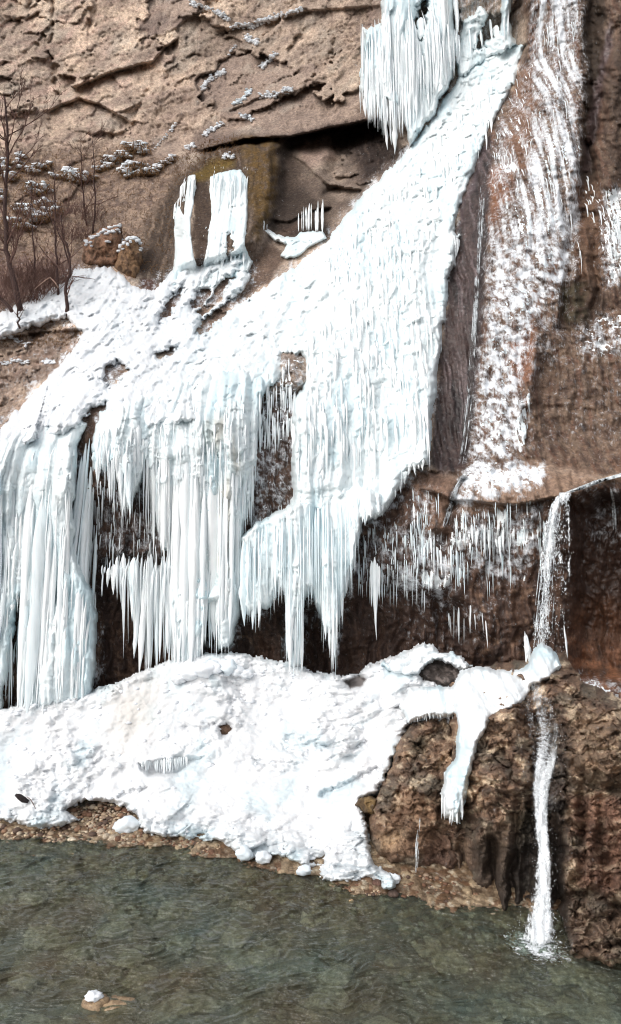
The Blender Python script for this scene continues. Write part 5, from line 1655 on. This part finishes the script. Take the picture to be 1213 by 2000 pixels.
rax, ray = axis(-420, -6, 1220, 1640, 2.6, 12), np.concatenate([np.arange(1535, 2010, 2.4), np.arange(2012, 2500, 10)]).astype(f32)
rpx, rpy = np.meshgrid(rax, ray)
rz = np.zeros(rpx.shape, f32)
for _ in range(3):
    rY = F * (H - rz) / (rpy - CY)
    rX = (rpx - CX) * rY / F
    rz = bed_z(rX, rY)
cb, cid, cg = domes(rX * 5 + 0.2 * fbm(rX * 4, rY * 4, 2, 9), rY * 5, 1111)
cb2, cid2, _ = domes(rX * 11, rY * 11, 1113)
big, bigid, _ = domes(rX * 1.9, rY * 1.9, 1115)
rz = rz + 0.05 * cb * (0.3 + cid) + 0.02 * cb2 + np.where((bigid > 0.55) & (rz < -0.12), np.minimum(0.14 * big, 0.6 * np.abs(rz)), 0)
rY = F * (H - rz) / (rpy - CY)
stc = np.stack([mixc(lin(88, 74, 60)[k], lin(150, 134, 112)[k], cid) for k in range(3)], -1)
stc = mixc(stc, lin(96, 72, 54), (np.modf(cid * 9.7)[0] > 0.7)[..., None] * 0.8)
stc = mixc(stc, lin(172, 164, 148), ((np.modf(cid2 * 5.3)[0] > 0.85) & (cb2 > 0.3))[..., None] * 0.7)
stc = mixc(stc, lin(206, 196, 176), ((bigid > 0.78) & (big > 0.3) & (rz < -0.1))[..., None] * 0.6)
stc = mixc(stc, lin(84, 66, 50), ((bigid > 0.55) & (bigid < 0.68) & (big > 0.2))[..., None] * 0.7)
bed = link("river_bed", grid_mesh("river_bed", rpx, rpy, rY, None, stc * 1.12, {'wet': np.full(rpx.shape, 0.6)}), M_STONE)
tag(bed, "stony river bed and pebble shore", "river bed", kind='structure')

wax, way = axis(-440, -4, 1218, 1660, 2.2, 14), np.concatenate([np.arange(1575, 2006, 1.5), np.arange(2008, 2560, 8)]).astype(f32)
wpx, wpy = np.meshgrid(wax, way)
wY = F * H / (wpy - CY)
wX = (wpx - CX) * wY / F
wdx = wX + 0.25 * fbm(wX * 1.2, wY * 1.2, 2, 1201)
wdy = wY + 0.22 * fbm(wX * 1.1, wY * 1.1, 2, 1203) - 0.12 * wX
r1 = ridged(wdx * 1.5, wdy * 4.6, 2, 1205) + 0.3 * fbm(wdx * 1.2, wdy * 2.2, 2, 1206)
r2 = ridged(wdx * 3.4 + 4, wdy * 9.5, 2, 1207)
r3 = fbm(wdx * 7, wdy * 16, 3, 1209)
calm = 1 - 0.72 * sstep(640, 800, wpx) * sstep(1850, 1720, wpy + (wpx - 900) * 0.1) - 0.35 * sstep(260, 60, wpx) * sstep(1860, 1960, wpy)
fallw = np.exp(-((wX - (1050 - CX) / F * 14) ** 2 + (wY - 14) ** 2) / 1.6)
wz = (0.056 * r1 + 0.036 * r2 + 0.004 * r3) * (0.6 + 0.6 * sstep(-0.4, 0.4, fbm(wX * 0.7, wY * 0.9, 2, 1212))) * np.clip(calm, 0.15, 1) + 0.05 * fallw * fbm(wX * 7, wY * 7, 3, 1211)
depth = np.clip(-bed_z(wX, wY), 0, 2)
wY2 = F * (H - wz) / (wpy - CY)
mW, N, L, out = material("river_water")
at = N.new("ShaderNodeAttribute")
at.attribute_name = 'depth'
mr = N.new("ShaderNodeMapRange")
mr.inputs['From Min'].default_value = 0.0
mr.inputs['From Max'].default_value = 0.7
mr.inputs['To Min'].default_value = 0.12
mr.inputs['To Max'].default_value = 0.42
L.new(at.outputs['Fac'], mr.inputs['Value'])
tr = N.new("ShaderNodeBsdfTransparent")
tr.inputs['Color'].default_value = (0.68, 0.76, 0.7, 1)
df = N.new("ShaderNodeBsdfDiffuse")
nz = noise_node(N, L, 0.35, 3, 0.55)
rp = ramp(N, L, nz.outputs['Fac'], [(0.35, tuple(lin(118, 110, 92))), (0.65, tuple(lin(110, 130, 122)))])
L.new(rp.outputs[0], df.inputs['Color'])
m1 = N.new("ShaderNodeMixShader")
L.new(mr.outputs[0], m1.inputs[0])
L.new(tr.outputs[0], m1.inputs[1])
L.new(df.outputs[0], m1.inputs[2])
gl = N.new("ShaderNodeBsdfGlossy")
gl.inputs['Roughness'].default_value = 0.03
fr = N.new("ShaderNodeFresnel")
fr.inputs['IOR'].default_value = 1.33
nb = noise_node(N, L, 16, 3, 0.5, (0.5, 1.2, 1))
bp = N.new("ShaderNodeBump")
bp.inputs['Strength'].default_value = 0.08
bp.inputs['Distance'].default_value = 0.02
L.new(nb.outputs['Fac'], bp.inputs['Height'])
L.new(bp.outputs[0], gl.inputs['Normal'])
L.new(bp.outputs[0], fr.inputs['Normal'])
m2 = N.new("ShaderNodeMixShader")
L.new(fr.outputs[0], m2.inputs[0])
L.new(m1.outputs[0], m2.inputs[1])
L.new(gl.outputs[0], m2.inputs[2])
L.new(m2.outputs[0], out.inputs['Surface'])
river = link("river", grid_mesh("river", wpx, wpy, wY2, None, None, {'depth': depth}), mW)
tag(river, "rippled grey green river in front of the ice", "river", kind='structure')

# ------------------------------------------------------------------ SHORE STONES
PEB = []
for i in range(10):
    co, trn = lump(ICO2, 70 + i, 0.16, 1.2, (1, random.uniform(0.7, 0.95), random.uniform(0.5, 0.75)), 0.12)
    PEB.append((co, trn))
STC = [lin(196, 180, 156), lin(168, 150, 130), lin(140, 112, 92), lin(112, 84, 68), lin(184, 172, 156), lin(92, 76, 68), lin(152, 134, 118)]
PEB_ME = {}
for i, (co, trn) in enumerate(PEB):
    for j, c in enumerate(STC):
        me = make_mesh("pebble", co, None, trn, np.tile(c, (len(co), 1)), {'wet': np.full(len(co), 0.25)})
        me.materials.append(M_STONE)
        PEB_ME[i, j] = me
ZONES = [  # polygon, count, radius in photo px, palette, label
    ([(-40, 1604), (60, 1618), (150, 1606), (210, 1626), (280, 1636), (280, 1648), (120, 1644), (-40, 1640)], 90, (4, 9), (0, 1, 4, 6, 2, 5), "pale rounded stone in the shoreline row at the left"),
    ([(125, 1582), (165, 1568), (225, 1566), (262, 1586), (268, 1606), (282, 1632), (230, 1640), (190, 1630), (160, 1604)], 120, (3.5, 8.5), (0, 1, 4, 2, 6, 3, 5), "tan stone in the bare gravel patch cut into the snow"),
    ([(310, 1636), (395, 1640), (432, 1652), (420, 1672), (340, 1662)], 44, (3.5, 7.5), (2, 3, 1, 3, 5), "brown wet stone at the waterline left of the bank's tip"),
    ([(430, 1668), (520, 1690), (600, 1710), (640, 1728), (600, 1732), (480, 1700)], 40, (3, 6.5), (3, 2, 5, 1), "dark wet pebble under the overhanging snow edge"),
    ([(640, 1728), (720, 1726), (760, 1742), (800, 1745), (790, 1762), (690, 1752)], 44, (4, 9), (3, 2, 5, 0, 1), "brown stone around the snow tip by the boulder"),
    ([(775, 1705), (860, 1712), (935, 1745), (925, 1775), (800, 1760)], 60, (3, 6.5), (3, 5, 2, 6), "small stone of the dark gravel beach under the boulder")]
small = Blobs()
n_ind = 0
for poly, cnt, rr, pal, lb in ZONES:
    xs, ys = [p[0] for p in poly], [p[1] for p in poly]
    k = 0
    while k < cnt * 5:
        px, py = random.uniform(min(xs), max(xs)), random.uniform(min(ys), max(ys))
        if sdf(np.array([[px]]), np.array([[py]]), poly)[0, 0] < 0:
            continue
        k += 1
        r = rr[0] + (rr[1] - rr[0]) * random.random() ** 2
        j = random.choice(pal)
        Y0 = F * H / (py - CY)
        X0_ = (px - CX) * Y0 / F
        z = float(bed_z(np.array([X0_]), np.array([Y0]))[0]) + r * 0.35 * Y0 / F
        Y = F * (H - z) / (py - CY)
        X, YY, Z = to_xyz(px, py, Y)
        rz_ = random.random() * 6.28
        if k <= cnt * 0.68 and n_ind < 280:
            o = bpy.data.objects.new("shore_stone", PEB_ME[random.randrange(10), j])
            C.objects.link(o)
            o.location = (X, YY, Z)
            s = r * Y / F
            o.scale = (s, s, s)
            o.rotation_euler = (0, 0, rz_)
            tag(o, lb, "stone", lb.replace("stone", "stones").replace("pebble", "pebbles"))
            n_ind += 1
        else:
            s = r * 0.6 * Y / F
            small.add((PEB[j][0][:], PEB[j][1]) if False else lump(ICO1, j, 0.15, 1.2, (1, 0.8, 0.6)), (X, YY, Z - 0.02), (s, s, s), rz_, STC[j])
me = make_mesh("shore_gravel", np.concatenate(small.co), None, np.concatenate(small.t), np.concatenate(small.c), {'wet': np.full(small.n, 0.3)})
tag(link("shore_gravel", me, M_STONE), "small gravel filling the gaps between shore stones", "gravel", kind='stuff')


def set_stone(px, py, rpx, z, col, squash, label, seed, wetv=0.3, name="stone"):
    Y = F * (H - z) / (py - CY)
    return stone_obj(name, px, py, Y, rpx * Y / F, seed, col, squash, label, "stone", 0.16, 0.15, wetv)


set_stone(140, 1640, 9, 0.05, lin(206, 196, 178), (1, 0.8, 0.55), "smooth pale stone standing alone in the shallow water", 81)
set_stone(278, 1640, 21, 0.0, lin(168, 142, 112), (1, 0.8, 0.42), "broad tan stone half sunk at the waterline", 82)
set_stone(736, 1726, 10, 0.1, lin(98, 74, 66), (1, 0.9, 0.85), "round dark brown stone beside the snow tip", 83)
set_stone(768, 1746, 11, 0.04, lin(88, 74, 68), (1, 0.9, 0.75), "grey brown stone at the waterline below the snow tip", 84)
set_stone(686, 1760, 6, 0.0, lin(188, 160, 128), (1, 0.9, 0.7), "light stone alone in the shallows before the snow tip", 85)
rb = empty("river_boulder", to_xyz(205, 1960, 12.5))
tag(rb, "tan boulder breaking the water surface near the bottom edge", "boulder")
b = Blobs()
b.add(lump(ICO3, 91, 0.32, 1.5, (1, 0.75, 0.42), 0.3), (0.1, 0, -0.1), (0.5,) * 3)
b.add(lump(ICO3, 92, 0.3, 1.5, (1, 0.8, 0.7), 0.3), (-0.16, -0.02, 0.0), (0.25,) * 3)
me = make_mesh("stone", np.concatenate(b.co), None, np.concatenate(b.t), np.tile(lin(150, 130, 106), (b.n, 1)), {'wet': np.full(b.n, 0.5)})
link("stone", me, M_STONE, rb)
rb.location[2] = -0.03
b = Blobs()
b.add(lump(ICO3, 93, 0.32, 2.0, (1, 0.9, 0.45)), (-0.17, -0.03, 0.17), (0.14,) * 3)
b.build("snow_cap", M_SNOWP, rb)
# two chunks of rock at the fall's foot
set_stone(1140, 1868, 24, 0.0, lin(96, 82, 70), (1, 0.8, 0.4), "flat wet rock at the foot of the waterfall", 95, 0.6)
# driftwood on the bank
Yd = float(bank_depth(45, 1560)) - 0.1
tb = Tubes()
pts = [to_xyz(px, py, Yd - 0.15 + 0.002 * (px - 45)) for px, py in [(30, 1552), (38, 1556), (46, 1562), (56, 1566)]]
tb.add(pts, [0.03, 0.07, 0.075, 0.04], 8)
log = tb.build("driftwood", M_LOG)
tag(log, "dark driftwood log lying on the snow at the left", "driftwood")
tb = Tubes()
tb.add([to_xyz(px, py, Yd - 0.2) for px, py in [(52, 1556), (60, 1562), (66, 1572), (70, 1580)]], [0.008, 0.01, 0.01, 0.006], 5)
tb.build("bent_twig", M_TWIG, log)

# ------------------------------------------------------------------ TREES, SHRUBS, TUFTS
def branchy(tb, path, r0, depth_lvl, rs, ylen):
    path = np.asarray(path, float)
    L_ = np.linalg.norm(path[-1] - path[0])
    tb.add(path, np.linspace(r0, r0 * 0.35, len(path)), 5 if depth_lvl > 1 else 4)
    if depth_lvl == 0:
        return
    n = {3: 9, 2: 6, 1: 4}[depth_lvl]
    for i in range(n):
        t = rs.uniform(0.25, 1.0)
        k = t * (len(path) - 1)
        a = int(min(k, len(path) - 2))
        p = path[a] + (path[a + 1] - path[a]) * (k - a)
        d = path[a + 1] - path[a]
        d = d / np.linalg.norm(d)
        nd = d + np.array([rs.normal(0, 0.55), rs.normal(0, 0.5), rs.uniform(0.0, 0.5)])
        nd /= np.linalg.norm(nd)
        ln = L_ * rs.uniform(0.22, 0.42)
        pts = [p]
        for s in range(4):
            nd = nd + rs.normal(0, 0.12, 3) + np.array([0, 0, 0.06])
            nd /= np.linalg.norm(nd)
            pts.append(pts[-1] + nd * ln / 4)
        branchy(tb, pts, max(r0 * (1 - 0.6 * t) * 0.5, 0.011), depth_lvl - 1, rs, ylen)


def tree(name, pix, Y, r0, lvl, label, seed, mat=None, group=None, cat="tree"):
    rs = np.random.default_rng(seed)
    base = to_xyz(pix[0][0], pix[0][1], Y)
    root = empty(name, base)
    tag(root, label, cat, group)
    P = np.array(pix, float)
    tt = np.linspace(0, len(P) - 1, 3 * len(P))
    px, py = np.interp(tt, np.arange(len(P)), P[:, 0]), np.interp(tt, np.arange(len(P)), P[:, 1])
    path = np.stack(to_xyz(px, py, np.full(len(px), Y)), -1) + rs.normal(0, 0.02, (len(px), 3)) - np.array(base)
    t1 = Tubes()
    r0 = r0 * 1.35
    rad = np.linspace(r0, r0 * 0.3, len(path))
    t1.add(path, rad, 7)
    t1.build("trunk", mat or M_BARK, root)
    t2 = Tubes()
    L_ = np.linalg.norm(path[-1] - path[0])
    for i in range(10 + 3 * lvl):
        k = rs.uniform(0.22, 1.0) * (len(path) - 1)
        a = int(min(k, len(path) - 2))
        p = path[a] + (path[a + 1] - path[a]) * (k - a)
        nd = np.array([rs.normal(0, 0.7), rs.normal(0, 0.5), rs.uniform(0.35, 1.0)])
        nd /= np.linalg.norm(nd)
        ln = L_ * rs.uniform(0.14, 0.32)
        pts = [p]
        for s in range(4):
            nd = nd + rs.normal(0, 0.13, 3) + np.array([0, 0, 0.08])
            nd /= np.linalg.norm(nd)
            pts.append(pts[-1] + nd * ln / 4)
        branchy(t2, pts, rad[a] * 0.5, lvl - 1, rs, 0)
    t2.build("branches", mat or M_TWIG, root)
    return root


ledge_y = 29.3
tree("bare_tree", [(40, 606), (30, 560), (18, 510), (11, 465), (10, 410), (11, 365), (16, 308), (14, 250), (9, 190)], 29.3, 0.085, 3, "tallest bare tree with curved trunk at the left edge", 1)
tree("bare_sapling", [(133, 617), (131, 590), (127, 566), (136, 538), (136, 495), (124, 462), (118, 420)], 29.6, 0.06, 2, "dark forked sapling rooted in the snow at the ledge rim", 2)
tree("bare_sapling", [(38, 642), (35, 620), (33, 600), (30, 560), (28, 520)], 28.8, 0.03, 1, "thin pale sapling stem at the ledge's snowy left end", 3)
tree("bare_tree", [(115, 585), (111, 530), (109, 480), (107, 430), (108, 394), (104, 330)], 30.6, 0.04, 2, "slim upright bare tree behind the dark forked sapling", 4)
tree("bare_tree", [(24, 608), (10, 590), (-6, 572), (-20, 545)], 29.2, 0.055, 2, "leaning bare tree tilting out over the left edge", 5)
tree("bare_tree", [(180, 455), (186, 410), (185, 365), (184, 320), (181, 275)], 34.2, 0.035, 2, "slender bare tree above the broad tufa knob", 6)
tree("bare_tree", [(170, 440), (164, 395), (160, 340), (159, 270)], 34.6, 0.035, 2, "slender bare tree standing left of its twin on the upper slope", 7)
tree("bare_tree", [(70, 545), (66, 500), (64, 450), (60, 400), (62, 350)], 31.5, 0.03, 2, "faint thin bare tree among the brush by the curved trunk", 8)
tree("bare_tree", [(140, 540), (126, 480), (112, 450), (92, 410), (78, 380)], 32.0, 0.03, 2, "crooked bare tree leaning left over the brush", 9)
dead = Tubes()
dp = [to_xyz(px, py, 29.5) for px, py in [(114, 562), (108, 552), (98, 542), (90, 546), (78, 556), (66, 566)]]
dead.add(dp, [0.03, 0.028, 0.024, 0.02, 0.014, 0.006], 6)
tag(dead.build("dead_branch", M_DEADWOOD), "pale arched dead branch beside the forked sapling", "branch")
# brush
rs = np.random.default_rng(44)
for i, (px, py, Y, w, hgt, n) in enumerate([(15, 600, 30.4, 30, 60, 60), (50, 590, 30.4, 34, 80, 80), (85, 575, 30.6, 30, 75, 80), (30, 560, 31.5, 40, 60, 70), (105, 555, 31.2, 24, 60, 60), (70, 540, 32, 36, 50, 70),
                                              (150, 470, 33.6, 24, 50, 60), (180, 430, 34.4, 24, 46, 50), (130, 420, 34.6, 26, 46, 50), (60, 430, 34, 34, 46, 50), (20, 470, 33.4, 30, 50, 50), (215, 470, 33.6, 24, 40, 40)]):
    root = None
    tb = Tubes()
    for k in range(n):
        bx = rs.uniform(-w, w)
        b0 = np.array(to_xyz(px + bx, py + rs.uniform(-10, 4), Y + rs.uniform(-0.4, 0.4)))
        d = np.array([rs.normal(0, 0.45), rs.normal(0, 0.3), 1.0])
        L_ = hgt * Y / F * rs.uniform(0.4, 1.0)
        pts = [b0]
        for s in range(3):
            d = d + rs.normal(0, 0.25, 3)
            d /= np.linalg.norm(d)
            pts.append(pts[-1] + d * L_ / 3)
        tb.add(pts, [0.012, 0.01, 0.008, 0.004], 3, cap=False)
        if rs.random() < 0.7:
            d2 = d + rs.normal(0, 0.6, 3)
            d2 /= np.linalg.norm(d2)
            tb.add([pts[2], pts[2] + d2 * L_ * 0.2, pts[2] + d2 * L_ * 0.35 + np.array([0, 0, 0.05])], [0.008, 0.006, 0.003], 3, cap=False)
    o = tb.build("bare_shrub", M_TWIG)
    lb = ["bare shrub at the foot of the curved trunk, leftmost of the thicket", "tall bare shrub just right of the curved trunk", "bare shrub behind the pale dead branch", "reddish bare shrub higher up behind the curved trunk",
          "bare shrub beside the dark forked sapling", "wide low bare shrub in the middle of the thicket", "leafless shrub left of the broad tufa knob", "leafless shrub above the broad tufa knob",
          "leafless shrub below the twin slender trees", "leafless shrub in the middle of the tufted slope", "leafless shrub behind the curved trunk's upper half", "leafless shrub on top of the broad tufa knob"][i]
    tag(o, lb, "shrub", "shrubs of the ledge thicket" if i < 6 else "shrubs of the upper slope")
# grass tufts with snow caps
TUFT = []
for v in range(6):
    tb = Tubes()
    rv = np.random.default_rng(70 + v)
    for k in range(26):
        a = rv.uniform(0, 6.28)
        p0 = np.array([rv.normal(0, 0.1), rv.normal(0, 0.08), 0])
        out = np.array([math.cos(a) * 0.4, math.sin(a) * 0.3 - 0.1, 0])
        tb.add([p0, p0 + out * 0.35 + np.array([0, 0, 0.22]), p0 + out * 0.8 + np.array([0, 0, 0.16]), p0 + out * 1.1 + np.array([0, 0, -0.06])], [0.014, 0.016, 0.012, 0.004], 3, cap=False)
    g = tb.mesh("grass")
    g.materials.append(M_DRY)
    bl = Blobs()
    for k in range(5):
        bl.add(lump(ICO1, v * 7 + k, 0.25), (rv.normal(0, 0.17), rv.normal(-0.05, 0.08), 0.2 + rv.normal(0, 0.03)), (rv.uniform(0.1, 0.24), 0.13, rv.uniform(0.05, 0.1)))
    s = bl.mesh("snow_cap")
    s.materials.append(M_SNOWP)
    TUFT.append((g, s))
BANDS = [([(-10, 395), (20, 360), (45, 310), (70, 290)], 14, 14), ([(0, 400), (30, 405), (60, 425), (90, 430)], 16, 12), ([(60, 380), (100, 360), (150, 350)], 14, 12), ([(60, 340), (100, 330)], 5, 8),
         ([(120, 345), (160, 355), (180, 350)], 10, 6), ([(190, 340), (220, 320), (245, 310)], 14, 8), ([(250, 295), (288, 298)], 14, 6), ([(245, 345), (270, 335), (290, 345), (298, 352)], 18, 9), ([(60, 440), (110, 425)], 8, 6),
         ([(20, 440), (60, 450)], 8, 6), ([(300, 335), (320, 325), (345, 310)], 8, 5), ([(0, 330), (30, 345)], 8, 10), ([(85, 405), (118, 420)], 6, 5)]
WHERE = ["beside the curved trunk, in a rising band", "in a band right of the curved trunk", "in the slope's middle band", "in a small upper patch at the slope's middle", "around the foot of the twin slender trees", "in the band rising from the twin trees",
         "on the topmost clump at the slope's right", "on the big lower clump at the slope's right", "in a low patch over the thicket", "in a low patch behind the curved trunk", "at the foot of the thin cliff seam", "at the left edge by the tallest tree", "in the small patch left of the twin trees"]
for (pts, n, j), wh in zip(BANDS, WHERE):
    for k in range(n):
        t = random.random() * (len(pts) - 1)
        px = np.interp(t, range(len(pts)), [p[0] for p in pts]) + random.gauss(0, 2)
        py = np.interp(t, range(len(pts)), [p[1] for p in pts]) + random.gauss(0, j * 0.5)
        Y = float(cliff_depth(px, py)) - 0.05
        root = empty("grass_tuft", to_xyz(px, py, Y))
        tag(root, "snow capped dry grass tuft " + wh, "grass tuft", "snow capped tufts " + wh)
        s = random.uniform(0.6, 1.3)
        root.scale = (s, s, s)
        root.rotation_euler = (0, 0, random.uniform(-0.6, 0.6))
        g, sc = random.choice(TUFT)
        for nm, m_ in (("grass", g), ("snow_cap", sc)):
            c = bpy.data.objects.new(nm, m_)
            C.objects.link(c)
            c.parent = root
# dry grass over the slope and by the moss
tb = Tubes()
for k in range(5200):
    if k < 3400:
        px, py = random.uniform(-20, 345), random.uniform(280, 560)
        if sdf(np.array([[px]]), np.array([[py]]), P_SLOPE_GRASS)[0, 0] < 0:
            continue
    elif k < 4300:
        px = random.uniform(340, 470)
        py = np.interp(px, [340, 400, 470], [345, 300, 290]) + random.uniform(-25, 25)
    else:
        px, py = random.uniform(0, 160), random.uniform(600, 680)
    Y = float(cliff_depth(px, py)) + 0.03
    p = np.array(to_xyz(px, py, Y))
    L_ = random.uniform(0.12, 0.34)
    d = np.array([random.gauss(0, 0.4), -0.35, random.uniform(-0.5, 1.0)])
    tb.add([p, p + d * L_ * 0.5, p + d * L_ * 0.9 + np.array([0, -0.02, -0.06])], [0.012, 0.01, 0.004], 3, cap=False)
tag(tb.build("dry_grass", M_DRY), "dry brown grass over the upper left slope", "grass", kind='stuff')
# lines of snow lying on the cliff's ledges
STRIPS = [([(372, 8), (395, 14), (412, 18), (430, 28), (448, 36)], "snow line along the topmost left ledge of the cliff"), ([(452, 50), (490, 52), (515, 42), (545, 30), (590, 16)], "snow line slanting up under the cliff's top edge"),
          ([(478, 72), (492, 80), (506, 84)], "short snow patch below the slanting snow line"), ([(395, 175), (405, 160), (425, 145), (440, 140)], "snow on small steps left of the cliff's middle"),
          ([(452, 205), (475, 192), (490, 178)], "left half of the long snow ledge in the cliff's middle"), ([(508, 186), (540, 184), (572, 174)], "right half of the long snow ledge in the cliff's middle"),
          ([(400, 262), (415, 252), (436, 240)], "snow ledge above the mossy overhang"), ([(510, 130), (525, 118), (542, 102)], "snow on a rib near the cliff's upper middle"),
          ([(362, 292), (372, 284), (382, 282)], "snow dab left of the mossy overhang"), ([(434, 306), (446, 302), (454, 308)], "snow dab on the moss tuft above the pillars"),
          ([(300, 292), (330, 258), (345, 240)], "thin snow seam rising across the cliff"), ([(445, 110), (452, 98), (460, 88)], "thin snow seam left of the rib"), ([(470, 225), (485, 229), (494, 232)], "small snow dab under the long snow ledge")]
for i, (pts, lb) in enumerate(STRIPS):
    bl = Blobs()
    P = np.array(pts, float)
    ln = np.abs(np.diff(P, axis=0)).sum()
    thin = "seam" in lb
    for k in range(int(ln * (0.55 if thin else 0.8))):
        t = random.random() * (len(P) - 1)
        px = np.interp(t, range(len(P)), P[:, 0]) + random.gauss(0, 1.5)
        py = np.interp(t, range(len(P)), P[:, 1]) + random.gauss(0, 1.6 if thin else 3.0)
        Y = float(min(cliff_depth(px, py), cliff_depth(px, py + 3))) - 0.04
        s = np.array([random.uniform(1.8, 4.5), 3.0, random.uniform(1.0, 1.9)]) * Y / F * (0.6 if thin else 1.0)
        bl.add(lump(ICO1, k % 20, 0.45), to_xyz(px, py, Y), s * random.uniform(0.7, 1.5), random.random() * 3)
    tag(bl.build("snow_strip", M_SNOWP), lb, "snow")
# snow and stubble on the small brown cliff below the ledge
for pts, lb in [([(0, 662), (20, 656), (40, 668), (60, 676)], "snow rim on the brown step under the ledge, upper"), ([(0, 712), (30, 704), (55, 708)], "snow rim on the brown step under the ledge, middle"),
                ([(85, 706), (108, 708)], "snow dab on the right of the brown step")]:
    bl = Blobs()
    P = np.array(pts, float)
    for k in range(40):
        t = random.random() * (len(P) - 1)
        px = np.interp(t, range(len(P)), P[:, 0]) + random.gauss(0, 2)
        py = np.interp(t, range(len(P)), P[:, 1]) + random.gauss(0, 2)
        Y = float(cliff_depth(px, py)) - 0.04
        bl.add(lump(ICO1, k % 20, 0.3), to_xyz(px, py, Y), np.array([random.uniform(2, 5), 3, random.uniform(1.2, 2.2)]) * Y / F)
    tag(bl.build("snow_strip", M_SNOWP), lb, "snow")
